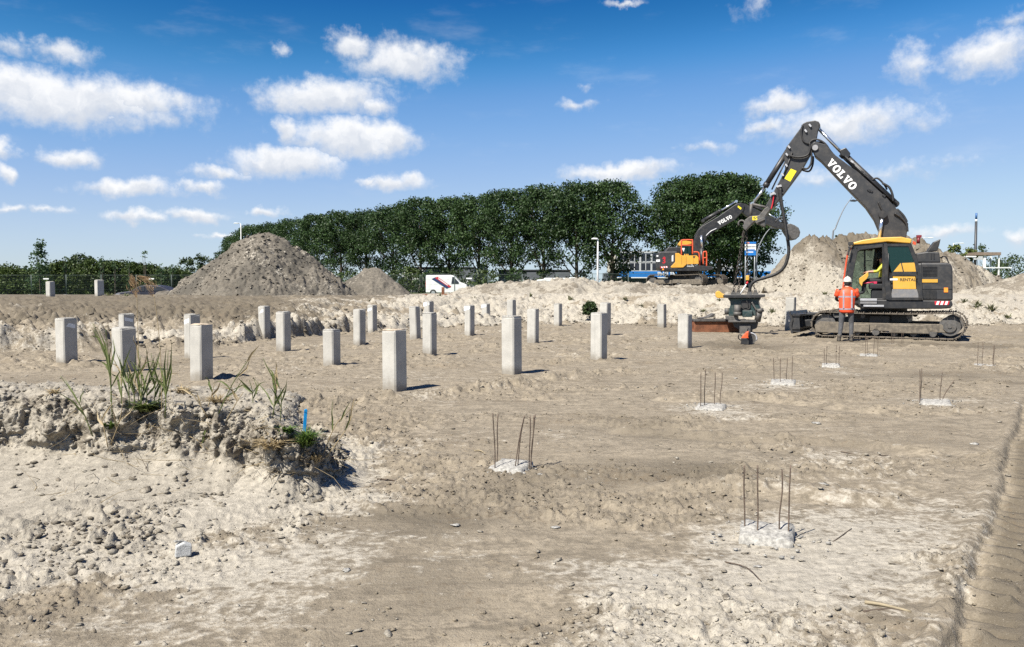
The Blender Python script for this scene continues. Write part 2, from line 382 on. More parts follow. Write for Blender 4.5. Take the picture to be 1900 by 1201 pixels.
def H(x, y, micro=True):
    x = np.asarray(x, float); y = np.asarray(y, float); r = np.hypot(x, y)
    z = .05*fbm(x, y, 7, 3, 1)+.035*fbm(x*.6, y*1.5, 1.7, 4, 2)
    near = 1-sstep(r, 30, 60)
    if micro:
        patch = sstep(fbm(x*.8, y*1.3, 1.1, 5, 31), -.06, .20)
        z = z+near*(.013*fbm(x*.6, y*1.5, .42, 5, 3)+(.006+.026*patch)*np.maximum(0, fbm(x, y, .10, 4, 4)-.02)+.020*patch*np.abs(fbm(x*.8, y*1.4, .25, 4, 6)))
        z = z-near*.018*sstep(.05-np.abs(fbm(x*.6, y*1.5, .8, 4, 8)), 0, .05)*patch
        smooth = 1.0
        for px, py, rad in ((700,1180,.55),(1100,1040,.22),(1000,1150,.4),(560,1060,.35),(1640,1150,.15),(870,820,.5),(1200,860,.5),(1000,780,.7)):
            X, Y, _ = G(px, py); smooth = smooth*(1-.85*np.exp(-(((x-X)**2+((y-Y)*.8)**2)/rad**2)))
        pa = (.16+.84*patch)*smooth+.9*np.exp(-((polydist(x, y, TOE)+.25)/.35)**2)*(x < -1.2)+1.0*np.exp(-(segdist(x, y, BERM)/.4)**2)
        fine = r < 16; cz = np.zeros(x.shape); xf, yf = x[fine], y[fine]
        cz[fine] = pa[fine]*(1-sstep(r[fine], 12, 16))*(.032*crumb(xf*.85, yf*1.2, .075, 5, 2.5)+.018*crumb(xf, yf, .04, 6)+.03*sstep(patch[fine], .75, 1)*crumb(xf, yf, .16, 7, 3))
        mid = (r >= 12) & (r < 45); xm, ym = x[mid], y[mid]; cz[mid] += pa[mid]*sstep(r[mid], 12, 16)*(.075*crumb(xm*.6, ym*1.2, .20, 8, 2.5)+.04*crumb(xm*.8, ym, .11, 9))
        z = z+cz
    # ruts and ridges
    d = segdist(x, y, BERM)+.10*fbm(x, y, .5, 3, 40)
    z = z+.10*np.exp(-(d/.20)**2)*(.75+1.4*fbm(x, y, .16, 4, 9))
    for i, fpts in enumerate(FURROWS):
        d = segdist(x, y, fpts)+.1*fbm(x, y, .7, 3, 50+i)
        z = z+.035*np.exp(-(d/.13)**2)*(1+1.5*fbm(x, y, .12, 3, 9))-.028*np.exp(-((d-.22)/.12)**2)
    # crawler track prints on the right
    a, s = track_st(x, y)
    wob = s+.03*fbm(x, y, .4, 2, 12)
    inn = sstep(wob, .0, .05)*(1-sstep(wob, 4.5, 4.8))*(1-sstep(a, 7.5, 9.5))
    cle = np.abs(((a+.02*fbm(x, y, .4, 3, 13))/.17) % 1-.5)*2
    rid = (1-sstep(np.abs(wob-.3), .02, .07))
    z = z*(1-.6*inn)+inn*(-.060+.046*sstep(cle, .22, .62)*(.5+.8*sstep(fbm(x, y, .35, 3, 14), -.2, .3))*(1-rid)+.028*rid-.04*(1-sstep(cle, .02, .22))*(1-rid))+.025*np.exp(-((wob+.04)/.05)**2)*(1-sstep(a, 7.5, 9.5))
    # the far bank of the pit and the level above it
    yb = np.interp(x, BX, BY); yb = yb+1.5*fbm(x, y, 2.2, 4, 15)+.6*fbm(x, y, .7, 4, 16)
    left = 1-sstep(x, -8, -2)
    t = y-yb
    rise = left*(.48*sstep(t, 0, 1.0+.5*np.sin(x*1.3))+.59*sstep(t, 1.2, 13))+(1-left)*(.22*sstep(t, 0, 1.0)+.88*sstep(t, .9, 7.5))
    lump = sstep(t, -.6, .6)*(1-sstep(t, 6, 22))
    cb = np.zeros(x.shape); bm_ = lump > .01
    if micro and bm_.any(): cb[bm_] = .12*crumb(x[bm_], y[bm_], .50, 41, 3)+.15*crumb(x[bm_], y[bm_]*1.2, .24, 42, 2)+.10*fbm(x[bm_], y[bm_], .5, 5, 43, .65)
    rise = rise+lump*cb*(.35+.65*(1-sstep(t, 3, 12)))+lump*(.16*fbm(x, y, .9, 5, 17)+.30*np.maximum(0, fbm(x, y*1.6, .30, 4, 18))-.12*np.maximum(0,.12-np.abs(fbm(x*.5, y, .7, 3, 19)))*5)*(.45+.55*(1-sstep(t, 2, 9)))
    z = z+rise
    # a low road behind on the left, and the fields beyond
    far = sstep(y, 58, 80)
    z = z*(1-far)+.72*far
    z = z-.75*sstep(y, 50, 55)*(1-sstep(y, 66, 76))*(1-sstep(x, -20, -16))
    # the sand bank in front on the left (its crust is a mesh of its own)
    di = polydist(x, y, TOE); dl = polydist(x, y, LIP)
    zl = np.interp(x, [-3.3, -2.2, -1.67, -1.4], [.65, .60, .53, .34])*(1-.50*sstep(y, 6.4, 8.2))
    fr = np.clip(di/np.maximum(di-dl, .05), 0, 1)
    z = z+np.where(dl > 0, zl*(.42+.50*sstep(dl, .02, .35))-.03, np.where(di > 0, .36*zl*fr-.03*fr, 0))
    return z
def soil(x, y):
    r = np.hypot(x, y); yb = np.interp(x, BX, BY)+1.5*fbm(x, y, 2.2, 4, 15); t = y-yb
    n = fbm(x, y, 3, 4, 21); n2 = fbm(x*.7, y*1.3, .9, 5, 22); n3 = fbm(x, y, .3, 4, 27)
    left = 1-sstep(x, -9, -3)
    sand = .16+.35*n2+.25*n
    a, s = track_st(x, y)
    # pale dry patches low on the right and round the stubs
    for px, py, rad, k in ((1330,1120,.55,.42),(1120,1080,.40,.30),(1600,1000,.7,.30),(1450,1030,.5,.3),(1250,1180,.5,.35),(1330,765,.5,.3),(1470,715,.6,.25),(1560,690,.6,.2),(1750,755,.6,.25),(430,1040,.7,.35),(600,1010,.5,.25),(950,890,.3,.1),(1650,900,1.,.2),(880,1020,.25,.25)):
        X, Y, _ = G(px, py); sand = sand+k*np.exp(-(((x-X)**2+((y-Y)*.7)**2)/rad**2))
    sand = sand+sstep(t, -.5, .8)*((.72+.9*n2+.6*fbm(x*.6, y*1.2, .45, 4, 45))*(1-left)+left*(.55*(1-sstep(t, .5, 1.6))+.02))
    di = polydist(x, y, TOE); sand = sand+sstep(di, -.25, .2)*(.75-.2*n2)
    sand = sand+.35*np.exp(-((di+.2)/.35)**2)*(n3+.4)
    wet = .22-.4*n+.35*fbm(x*.5, y*1.6, 1.2, 4, 23)
    wet = wet+.12*sstep(r, 14, 24)
    for px, py, rad, k in ((950,900,.5,.34),(700,1180,.5,.34),(1100,1040,.22,.35),(1640,1150,.2,.35),(1230,800,.8,.3),(520,1010,.4,.25),(1340,880,.5,.25),(800,970,.5,.25),(1380,640,1.2,.3),(1750,640,1.5,.3)):
        X, Y, _ = G(px, py); wet = wet+k*np.exp(-(((x-X)**2+((y-Y)*.8)**2)/rad**2))
    wet = wet+.62*sstep(s, .0, .2)*sstep(-s, -5, -4.6)*(1-sstep(a, 8, 10))
    wet = wet+left*sstep(t, 1, 3)*.42
    wet = wet-.6*sstep(di, -.1, .3)
    sand = sand-.30*sstep(s, .0, .2)*sstep(-s, -5, -4.6)*(1-sstep(a, 8, 10))
    grass = sstep(y, 60, 72)*1.0-.25+.4*n
    grass = np.where(y < 55, 0, grass)
    return np.clip(np.stack([sand, wet, grass], -1), 0, 1)
def set_soil(me, cols):
    at = me.attributes.new('soil', 'FLOAT_COLOR', 'POINT')
    at.data.foreach_set('color', np.concatenate([cols, np.ones((len(cols), 1))], 1).astype(np.float32).ravel())
def hz(x, y): return float(H(np.array([x]), np.array([y]), False)[0])
def hit(px, py, tmax=70):
    d = ray(px, py); t = np.r_[np.arange(2.5, 12, .02), np.arange(12, tmax, .04)]; g = H(d[0]*t, d[1]*t, False); below = (EYE+d[2]*t) <= g
    i = int(np.argmax(below)) if below.any() else len(t)-1
    return float(d[0]*t[i]), float(d[1]*t[i]), float(g[i])
def grid_faces(nr, nc):
    i = np.arange(nr-1)[:, None]*nc+np.arange(nc-1)[None]
    return np.stack([i, i+1, i+nc+1, i+nc], -1).reshape(-1, 4)
def make_ground():
    az = np.r_[np.linspace(R(-52), R(-37), 24)[:-1], np.linspace(R(-37), R(37), 780), np.linspace(R(37), R(52), 24)[1:]]
    # wider outside the picture
    rr = [1.2]
    while rr[-1] < 3.0: rr.append(rr[-1]*1.012)
    while rr[-1] < 60: rr.append(rr[-1]*(1.0047 if rr[-1] < 13 else 1.0050 if rr[-1] < 17 else 1.0027 if rr[-1] < 42 else 1.012))
    while rr[-1] < 3500: rr.append(rr[-1]*1.18)
    rr = np.array(rr); A, RR = np.meshgrid(az, rr)
    x = (np.sin(A)*RR).ravel(); y = (np.cos(A)*RR).ravel(); z = H(x, y)
    me = mesh_np('ground', np.stack([x, y, z], 1), grid_faces(len(rr), len(az)), False)
    set_soil(me, soil(x, y))
    o = add_obj('ground', me, EARTH); tag(o, kind='structure', label='flat tan earth of the building pit with its pale sandy edge')
    # plain ground all round behind the camera
    az2 = np.linspace(R(52), R(308), 60); r2 = np.array([1.2, 2, 4, 8, 16, 32, 60, 120, 300, 900, 3500.]); A, RR = np.meshgrid(az2, r2)
    x = (np.sin(A)*RR).ravel(); y = (np.cos(A)*RR).ravel(); z = H(x, y, False)
    me2 = mesh_np('ground', np.stack([x, y, z], 1), grid_faces(len(r2), len(az2)), True); set_soil(me2, soil(x, y))
    tag(add_obj('ground', me2, EARTH), kind='structure', label='open earth behind the viewer')
make_ground()

# crust of the sand bank on the left: a lipped, crumbling face over a slope of loose sand
def make_bank():
    T = np.array([t[0] for t in TL]); L = np.array([t[1] for t in TL]); zlv = np.array([t[2] for t in TL]); mid = (T+L)/2
    seg = np.r_[0, np.cumsum(np.hypot(*np.diff(L, axis=0).T)*.5+np.hypot(*np.diff(T, axis=0).T)*.5)]
    nu, nv = 800, 232; u = np.linspace(seg[1]+.6, seg[11], nu); k = np.hanning(71); k /= k.sum()
    sm = lambda a: np.convolve(np.pad(a, 35, mode='reflect', reflect_type='odd'), k, 'valid')
    ip = lambda c: sm(np.interp(u, seg, c))
    tx, ty, lx, ly, zl = ip(T[:, 0]), ip(T[:, 1]), ip(L[:, 0]), ip(L[:, 1]), ip(zlv)
    D = np.hypot(lx-tx, ly-ty); nx, ny = (lx-tx)/D, (ly-ty)/D
    steep = 1-sstep(ty, 6.6, 7.6)
    # profile: (what part of the toe-lip distance, extra metres, height as part of the lip height)
    pr = [(-.0,-.15,-.12),(0,0,.0),(.3,-.0,.10),(.6,0,.24),(.85,-.04,.38),(1,-.14,.46),(1,-.10,.60),(1,-.07,.75),(1,-.04,.88),(1,.02,.96),(1,.14,1.0),(1,.35,1.02),(1,.8,1.0),(1,1.5,.94),(1,2.3,.84)]
    wv = np.array([.4,2.4,2.4,2.2,1.3,1.8,2.0,2.0,1.5,1.1,1.0,1.3,1.3,.8]); vk = np.r_[0, np.cumsum(wv)]; vv = np.linspace(0, vk[-1], nv)
    fa = np.interp(vv, vk, [q[0] for q in pr]); fb = np.interp(vv, vk, [q[1] for q in pr]); fz = np.interp(vv, vk, [q[2] for q in pr])
    gentle = np.interp(vv, vk, [min(1, max(0, (q[0]*.6+q[1]*1.2))) for q in pr])
    U = np.repeat(u[:, None], nv, 1); S_ = fa[None]*D[:, None]+fb[None]; ZN = np.repeat(fz[None], nu, 0); ZN = ZN*steep[:, None]+(1-steep[:, None])*np.clip(gentle[None], -.1, 1)
    Z = ZN*zl[:, None]; X = tx[:, None]+nx[:, None]*S_; Y = ty[:, None]+ny[:, None]*S_
    ex = S_-D[:, None]                                                       # metres behind the lip
    face = sstep(ZN, .40, .52)*(1-sstep(ex, .03, .22))*steep[:, None]; top = sstep(ex, .0, .15); tal = (1-sstep(ZN, .36, .48))*(1-top)
    env = sstep(ex, -.9, -.1)*(1-sstep(ex, .3, 1.2))*steep[:, None]
    sh = (.34*fbm(U, U*0, .8, 3, 60)+.16*fbm(U, U*0, .26, 3, 61))*env; X = X+nx[:, None]*sh; Y = Y+ny[:, None]*sh
    f3 = fbm3(X, Y, Z*1.2, .17, 5, 62, .6); ver = fbm(U, Z*.25, .10, 4, 64)
    cr = crumb(U+.06*f3, Z*1.2+.05*f3, .17, 65, 1.2); cr2 = crumb(U, Z+.03*f3, .065, 66, 1.3)
    push = face*(.14*f3+.07*cr+.026*cr2+.06*ver-.05)
    X = X-nx[:, None]*push; Y = Y-ny[:, None]*push
    ll = 1-sstep(X, -2.2, -1.75)
    Z = Z+face*.09*f3+face*.03*cr2
    Z = Z+top*(.10*fbm(X, Y, .7, 5, 65)+.05*crumb(X, Y, .17, 67, 3.5)+.028*crumb(X, Y, .07, 68, 3))*sstep(ex, 0, .3)-.05*top*sstep(ex, 1.6, 2.2)
    lum = (.2+.8*sstep(fbm(X, Y, .5, 3, 69), -.15, .15))*(1-.88*sstep(ZN, .13+.12*fbm(X, Y, .6, 2, 81), .24))
    Z = Z+tal*sstep(ZN, -.05, .06)*(ll*lum*(.05*crumb(X, Y, .20, 70, 4)+.06*crumb(X, Y, .095, 71, 2.5)+.030*crumb(X, Y, .042, 72, 1.5)+.05*fbm(X, Y, .5, 3, 73))+(1-ll)*(.03*fbm(X, Y, .5, 3, 74)+.014*fbm(U, Z*.1, .06, 2, 75)+.03*crumb(X, Y, .12, 76, 5)))
    me = mesh_np('sand_bank', np.stack([X, Y, Z], -1).reshape(-1, 3), grid_faces(nu, nv), False)
    nn = fbm3(X, Y, Z, .22, 4, 77)
    sand = .95-.36*face+.6*nn*face+.2*fbm(X, Y, .2, 3, 78)-.25*top*sstep(fbm(X, Y, .4, 4, 79), .0, .2); wet = np.clip(.18*face+face*.7*np.clip(nn+.1, 0, 1)+.3*top*sstep(fbm(X, Y, .4, 4, 79), .05, .2), 0, 1)
    set_soil(me, np.clip(np.stack([sand.ravel(), wet.ravel(), 0*wet.ravel()], -1), 0, 1))
    o = add_obj('sand_bank', me, SAND); tag(o, kind='structure', label='crumbling bank of pale sand in the left foreground')
    return X, Y, Z, face
BANK = make_bank()
def bank_z(x, y):
    d = np.hypot(BANK[0]-x, BANK[1]-y); m = d < .05
    if not m.any(): m = d < .14
    return float(BANK[2][m].max()) if m.any() else max(hz(x, y), 0)

def bank_hit(px, py, tol=5):
    X, Y, Z, _ = BANK; d = np.stack([X, Y, Z-EYE], -1); dep = d@_F; u = CX+FPX*X/dep; v = CY-FPX*(d@_U)/dep
    m = np.hypot(u-px, v-py) < tol
    if not m.any(): return bank_hit(px, py, tol*1.7)
    i = np.argmin(np.where(m, dep, 1e9)); return float(X.flat[i]), float(Y.flat[i]), float(Z.flat[i])
# ------------------------------------------------------------------ heaps
def heap(name, x0, x1, y0, y1, n, hfun, sfun, mat, label, res2=None):
    nx_, ny_ = n; xs = np.linspace(x0, x1, nx_); ys = np.linspace(y0, y1, ny_); X, Y = np.meshgrid(xs, ys)
    Z = hfun(X, Y); V = np.stack([X, Y, Z], -1).reshape(-1, 3)
    F = grid_faces(ny_, nx_); g = H(X.ravel(), Y.ravel(), False)
    keep = ((V[:, 2] > g-.25)[F]).any(1)
    F = F[keep]; used = np.unique(F); mp = np.full(len(V), -1); mp[used] = np.arange(len(used))
    me = mesh_np(name, V[used], mp[F], False)
    set_soil(me, np.clip(sfun(X.ravel()[used], Y.ravel()[used], Z.ravel()[used]), 0, 1))
    o = add_obj(name, me, mat); tag(o, label, 'heap', 'heaps of dug-out earth round the pit'); return o
def rough(x, y, s=1.0):
    return s*(.30*fbm(x, y, 1.6, 5, 80)+.16*np.maximum(0, fbm(x, y, .55, 4, 81))+.10*fbm(x, y, .26, 3, 82)-.5*np.maximum(0, .07-np.abs(fbm(x, y*.6, .9, 3, 86)))+.22*crumb(x, y, .55, 87, 3)+.13*crumb(x, y, .26, 88, 2)+.06*crumb(x, y, .13, 89, 1.5))
def h_big(x, y):
    cx, cy = -14.25, 47.0; th = np.arctan2(y-cy, x-cx)
    r = np.hypot((x-cx), (y-cy)*.95)*(1+.10*np.sin(2*th+.6)+.05*np.sin(5*th))
    h = 3.75*(1-r/5.5); h = np.where(r < .9, 3.75*(1-.9/5.5)+.28*(1-(r/.9)**2), h)
    sh = 1.0*np.exp(-(((x+16.0)/1.3)**2+((y-46.6)/1.6)**2))*.45
    foot = .55*np.exp(-np.maximum(0, r-4.4)**2/2.2)
    return 1.0+np.maximum(h, -.6)+sh*.5+rough(x, y)*(.35+.65*sstep(r, .3, 2))+(foot*.6-.2)
def s_gray(x, y, z):
    n = fbm(x, y, 1.2, 4, 83); return np.stack([.16+.5*n+.3*fbm(x, y, .4, 3, 84), .35+.9*fbm(x, y, 2.2, 4, 85)+.5*fbm(x, y, .5, 3, 84), 0*x], -1)
heap('soil_heap', -21, -7.4, 40.5, 53, (300, 220), h_big, s_gray, HEAP, 'tall pointed heap of grey-brown soil behind the left-hand piles')
def h_small(x, y):
    cx, cy = -8.6, 50; r = np.hypot(x-cx, (y-cy)*.9)*(1+.08*np.sin(3*np.arctan2(y-cy, x-cx)))
    h = 2.0*(1-r/2.6); h = np.where(r < .5, 2.0*(1-.5/2.6)+.1*(1-(r/.5)**2), h)
    return .95+np.maximum(h, -.6)+rough(x, y, .6)
heap('soil_heap', -12, -5.3, 46.5, 53.5, (150, 120), h_small, s_gray, HEAP, 'small rounded soil heap right beside the tall pointed one')
HX = np.array([1375,1400,1440,1480,1500,1530,1545,1570,1600,1640,1680,1720,1760,1800,1840,1870]); HY = np.array([545,528,490,447,435,436,443,437,430,426,434,450,474,496,522,545])
HPX = (HX-950)/1500*52; HPZ = EYE+(534-HY)/1500*52
def h_right(x, y):
    n = fbm(x*.8, y*.8, 2.5, 3, 91); crest = 52+.7*np.sin(x*.6)+1.2*n
    top = np.interp(x+.4*n, HPX, HPZ); hh = top-1.0
    d = np.abs(y-crest); run = np.maximum(hh, .2)*1.45+.3
    z = 1.0+hh*np.clip(1-d/run, -.25, 1)
    gul = np.abs(fbm(x, y*.35, 1.5, 4, 92)); z = z-1.6*np.maximum(0, .16-gul)*sstep(hh, .5, 2)
    return z+rough(x, y, 1.25)
def s_right(x, y, z):
    n = fbm(x*1.2, y*.5, 2.0, 4, 93); n4 = fbm(x*1.3, y*.35, 1.1, 4, 95); return np.stack([.33-.24*(z-2.6)+1.3*n+.9*n4, .10+.26*(z-2.4)+.5*fbm(x, y, 1., 3, 94)-.9*n4, 0*x], -1)
heap('sand_heap', 14.2, 32.5, 45.5, 59, (330, 200), h_right, s_right, SAND, 'long heap of sand and earth behind the large excavator')
RX_ = np.array([800,826,850,890,940,1000,1060,1090,1110,1150,1180,1200,1230,1260,1300,1340,1380,1410]); RY_ = np.array([563,556,546,535,529,524,521,524,529,526,525,532,537,536,537,534,538,554])
def h_ridge(x, y):
    k = 47.0; rx = (RX_-950)/1500*k; rz = EYE+(534-RY_)/1500*k
    n = fbm(x, y, 1.8, 4, 96); top = np.interp(x*k/np.maximum(y, 44)+.25*n, rx, rz)-1.0
    front = sstep(y, 42.0+1.5*n, 46.3+1.2*n); back = 1-sstep(y, 58, 61)
    hole = .45*np.exp(-(((x-4.7)/1.0)**2+((y-46.2)/.9)**2))+.35*np.exp(-(((x-6.6)/.8)**2+((y-46.4)/.8)**2))
    plateau = np.minimum(top, .70-.12*sstep(x, 6.5, 8.5))
    z = 1.0+np.where(y > 47.5, plateau+(top-plateau)*(1-sstep(y, 47.5, 49)), top)*front*back-hole
    return z+rough(x, y, .85)*front-.22*(1-front)
def s_sand(x, y, z):
    n = fbm(x, y, 1.2, 4, 97); return np.stack([.66+.9*n+.5*fbm(x, y, .35, 3, 99)-.25*sstep(x, 5, 8), .15+.7*fbm(x, y, .7, 4, 98), 0*x], -1)
heap('sand_ridge', -5.2, 15.2, 41.5, 62, (330, 210), h_ridge, s_sand, SAND, 'long low ridge of pale sand in front of the tree row')
def h_re(x, y):
    r = np.hypot((x-29.8)/4.6, (y-45.5)/3.2); return 1.0+1.55*np.clip(1-r, -.3, 1)**1.0*np.where(r < 1, 1, 1)+rough(x, y, .6)
heap('sand_heap', 24.5, 36, 42, 50, (160, 110), h_re, s_sand, SAND, 'low mound of pale sand at the far right edge')

# ------------------------------------------------------------------ loose clods lying about
def clod_proto(seed, n=1):
    bm = bmesh.new(); bmesh.ops.create_icosphere(bm, subdivisions=n, radius=1)
    r_ = random.Random(seed)
    for v in bm.verts:
        k = .5+.8*r_.random(); v.co = Vector((v.co.x*k*1.2, v.co.y*k, v.co.z*k*.7))
    V = np.array([v.co[:] for v in bm.verts]); F = np.array([[v.index for v in f.verts] for f in bm.faces]); bm.free(); return V, F
PROT = [clod_proto(i) for i in range(8)]+[clod_proto(20+i, 2) for i in range(4)]
def scatter(name, pts, sizes, mat, label, cols=None, sink=.35, big=.05):
    Vs, Fs, Cs = [], [], []; b = 0
    for i, (p, s) in enumerate(zip(pts, sizes)):
        V, F = PROT[8+i % 4] if s > big else PROT[i % 8]
        a = rng.uniform(0, 6.28); c, sn = math.cos(a), math.sin(a); tl = rng.uniform(-.4, .4)
        v = V*s*np.array([1, rng.uniform(.7, 1.1), rng.uniform(.6, 1.2)])
        if s > big: v = v*(1+.9*fbm3(v[:, 0]+i, v[:, 1], v[:, 2], s*.7, 3, i % 97))[:, None]
        v = np.stack([v[:, 0]*c-v[:, 1]*sn, v[:, 0]*sn+v[:, 1]*c, v[:, 2]+v[:, 0]*tl], 1)+np.array([p[0], p[1], p[2]+s*(.55-sink)])
        Vs.append(v); Fs.append(F+b); b += len(v)
        if cols is not None: Cs.append(np.repeat(cols[i][None], len(v), 0))
    me = mesh_np(name, np.concatenate(Vs), np.concatenate(Fs), False)
    if cols is not None: set_soil(me, np.concatenate(Cs))
    o = add_obj(name, me, mat); tag(o, label, None, None, 'stuff'); return o
def clods():
    # on the pit floor: denser where the ground is broken
    n = 62000; az = rng.uniform(R(-40), R(40), n); r = 2.6*np.exp(rng.uniform(0, math.log(34/2.6), n))
    x, y = np.sin(az)*r, np.cos(az)*r
    yb = np.interp(x, BX, BY); di = polydist(x, y, TOE); dens = sstep(fbm(x*.8, y*1.3, 1.1, 5, 31), .0, .25)*.8+.04
    bd = segdist(x, y, BERM); dens = dens+1.2*np.exp(-(bd/.4)**2)+.8*np.exp(-((di+.25)/.4)**2)*(x < -1)
    a, s = track_st(x, y); dens = np.where(s > 0, dens*.35, dens)
    k = (rng.uniform(0, 1, n) < dens) & (y < yb+4) & (di < .0)
    x, y = x[k], y[k]; r = r[k]
    sz = .0026+.0125*rng.random(len(x))**4.2; sz = sz*(1+.055*r)
    z = H(x, y); c = np.clip(soil(x, y)+rng.uniform(-.18, .18, (len(x), 3))*np.array([1, 1, 0]), 0, 1)
    scatter('soil_clods', np.stack([x, y, z], 1), sz, EARTH, 'small clods of earth strewn over the pit floor', c)
    # on and below the sand bank
    X, Y, Z, face = BANK; fl = np.arange(X.size); xs, ys, zs, fs = X.ravel(), Y.ravel(), Z.ravel(), face.ravel()
    wgt = np.where(zs < .11, np.where(xs < -1.75, 1.0, .3), np.where(zs < .30, .10, .35))*np.where(fs > .3, .5, 1); wgt = wgt/wgt.sum()
    idx = rng.choice(fl, 11000, p=wgt); sz = .0035+.022*rng.random(len(idx))**3.8
    bigm = (rng.random(len(idx)) < .004) & (xs[idx] < -2.0); sz = np.where(bigm, .025+.022*rng.random(len(idx)), sz)
    c = np.stack([.66+rng.uniform(-.5, .3, len(idx)), .18+rng.uniform(-.2, .45, len(idx)), 0*sz], 1)
    scatter('sand_lumps', np.stack([xs[idx], ys[idx], zs[idx]], 1), sz, SAND, 'crumbled lumps of sand on the foreground bank', np.clip(c, 0, 1))
    # on the far bank and at the foot of the heaps
    n = 3200; x = rng.uniform(-16, 24, n); yb = np.interp(x, BX, BY); t = rng.exponential(1.6, n)-.6; y = yb+t
    sz = .02+.07*rng.random(n)**3.5; z = H(x, y); c = np.clip(soil(x, y)+rng.uniform(-.3, .2, (n, 3))*np.array([1, 1, 0]), 0, 1)
    scatter('bank_lumps', np.stack([x, y, z], 1), sz, SAND, 'broken lumps along the far edge of the pit', c, big=.09)
    for nm, (x0, x1, y0, y1), hf, sf, mt, n, lab in (('heap_lumps', (-20, -8.6, 41, 47.5), h_big, s_gray, HEAP, 1500, 'coarse lumps on the tall soil heap'), ('heap_lumps', (15, 31, 46, 52), h_right, s_right, SAND, 1500, 'coarse lumps on the long sand heap')):
        x, y = rng.uniform(x0, x1, n), rng.uniform(y0, y1, n); z = hf(x, y); k = z > H(x, y, False)+.02; x, y, z = x[k], y[k], z[k]
        c = np.clip(sf(x, y, z)+rng.uniform(-.3, .3, (len(x), 3))*np.array([1, 1, 0]), 0, 1); scatter(nm, np.stack([x, y, z], 1), .025+.09*rng.random(len(x))**3.5, mt, lab, c, big=9)
    # pale flakes of crushed concrete and dried crust over the whole floor
    n = 2600; az = rng.uniform(R(-36), R(36), n); r = 3.0*np.exp(rng.uniform(0, math.log(26/3.0), n)); x, y = np.sin(az)*r, np.cos(az)*r
    k = (polydist(x, y, TOE) < -.1) & (fbm(x, y, 1.3, 3, 44) > -.12); x, y, r = x[k], y[k], r[k]; sz = (.004+.012*rng.random(len(x))**3)*(1+.06*r)
    c = np.stack([.8+rng.uniform(-.35, .2, len(x)), 0*x, 0*x], 1); PROT2 = [(V*np.array([1.3, 1, .45]), F) for V, F in PROT]
    keep = list(PROT); PROT[:] = PROT2; scatter('pale_flakes', np.stack([x, y, H(x, y)], 1), sz, SAND, 'pale flakes of crust and crushed concrete strewn over the pit', c, .2, 9); PROT[:] = keep
clods()
# ------------------------------------------------------------------ vegetation
LEAF_P = leafmat('poplar_leaf', (.018,.038,.012), (.050,.090,.024), trans=.18)
LEAF_B = leafmat('bush_leaf', (0.034,0.055,0.014), (0.081,0.115,0.027), trans=.25)
LEAF_D = leafmat('dark_bush_leaf', (0.024,0.044,0.014), (0.060,0.089,0.024), trans=.2)
LEAF_Y = leafmat('young_leaf', (.040,.075,.035), (.085,.135,.055), trans=.3)
LEAF_R = leafmat('roadside_leaf', (.085,.115,.028), (.17,.20,.06), trans=.3)
BARK = pm('bark', (.060,.048,.036), .9, .35, 3, bump=.6, bscale=12)
def leaf_quads(C, rad, per, size, seed, flat=.0, up=.25):
    g = np.random.default_rng(seed); n = len(C)*per
    c = np.repeat(C, per, 0); rr = np.repeat(np.broadcast_to(rad, (len(C),)), per)
    p = g.normal(size=(n, 3)); p /= np.linalg.norm(p, axis=1)[:, None]; p *= (g.random((n, 1))**.45)
    p = c+p*rr[:, None]*np.array([1, 1, .8])
    nn = g.normal(size=(n, 3)); nn[:, 2] += up; nn /= np.linalg.norm(nn, axis=1)[:, None]
    t = np.cross(nn, g.normal(size=(n, 3))); t /= np.linalg.norm(t, axis=1)[:, None]+1e-9; b = np.cross(nn, t)
    s = size*(.6+.8*g.random((n, 1)))*.5
    V = np.stack([p-t*s, p-b*s*.62, p+t*s, p+b*s*.62], 1).reshape(-1, 3)
    return V, np.arange(n*4).reshape(n, 4)
def poplar_meshes(seed):
    g = np.random.default_rng(seed); Ht, z0 = 14.0, 2.3
    n = 330; t = g.random(n)**.9; keep = g.random(n) < np.where(t < .14, .22, np.where(t < .42, .46, 1.0)); t = t[keep]
    ang = g.random(len(t))*6.283
    rmax = 4.4*np.minimum(1, (t/.30+.15)**.6)*(1-.62*np.clip((t-.6)/.4, 0, 1)**2.6)*(1+.14*np.sin(3*ang+seed)+.12*np.sin(9*t+seed*1.3)+.10*np.sin(2*ang+14*t+seed))
    rad = rmax*np.sqrt(g.random(len(t)))**.7
    C = np.stack([np.cos(ang)*rad, np.sin(ang)*rad, z0+.5+t*(Ht-z0-1.0)], 1)
    V, F = leaf_quads(C, .75+.45*g.random(len(C)), 62, .29, seed+1)
    crown = mesh_np('crown', V, F)
    mb = MB(); rr = random.Random(seed)
    mb.tube([(0,0,-.4),(.05,.02,2),(.1,-.05,5),(0,.1,8),(.05,0,11.5)], [.34,.28,.22,.13,.04], 8, 3)
    for k in range(13):
        a = k*2.4+rr.random(); zz = 1.9+k*.55; L = 3.6-k*.13
        p0 = Vector((.05, 0, zz)); d = Vector((math.cos(a), math.sin(a), 1.15))
        mb.tube([p0, p0+d*L*.35+Vector((0,0,-.1)), p0+d*L*.75+Vector((0,0,.4)), p0+d*L+Vector((0,0,1.0))], [.11,.085,.05,.02], 5, 2, False)
        for q in range(2):
            b = a+rr.uniform(-.9, .9); s = p0+d*L*(.4+.25*q); e = s+Vector((math.cos(b), math.sin(b), .9))*1.4
            mb.tube([s, (s+e)/2+Vector((0,0,.15)), e], [.045,.035,.012], 4, 0, False)
    return crown, mb.mesh('trunk')
POP = [poplar_meshes(100+7*i) for i in range(5)]
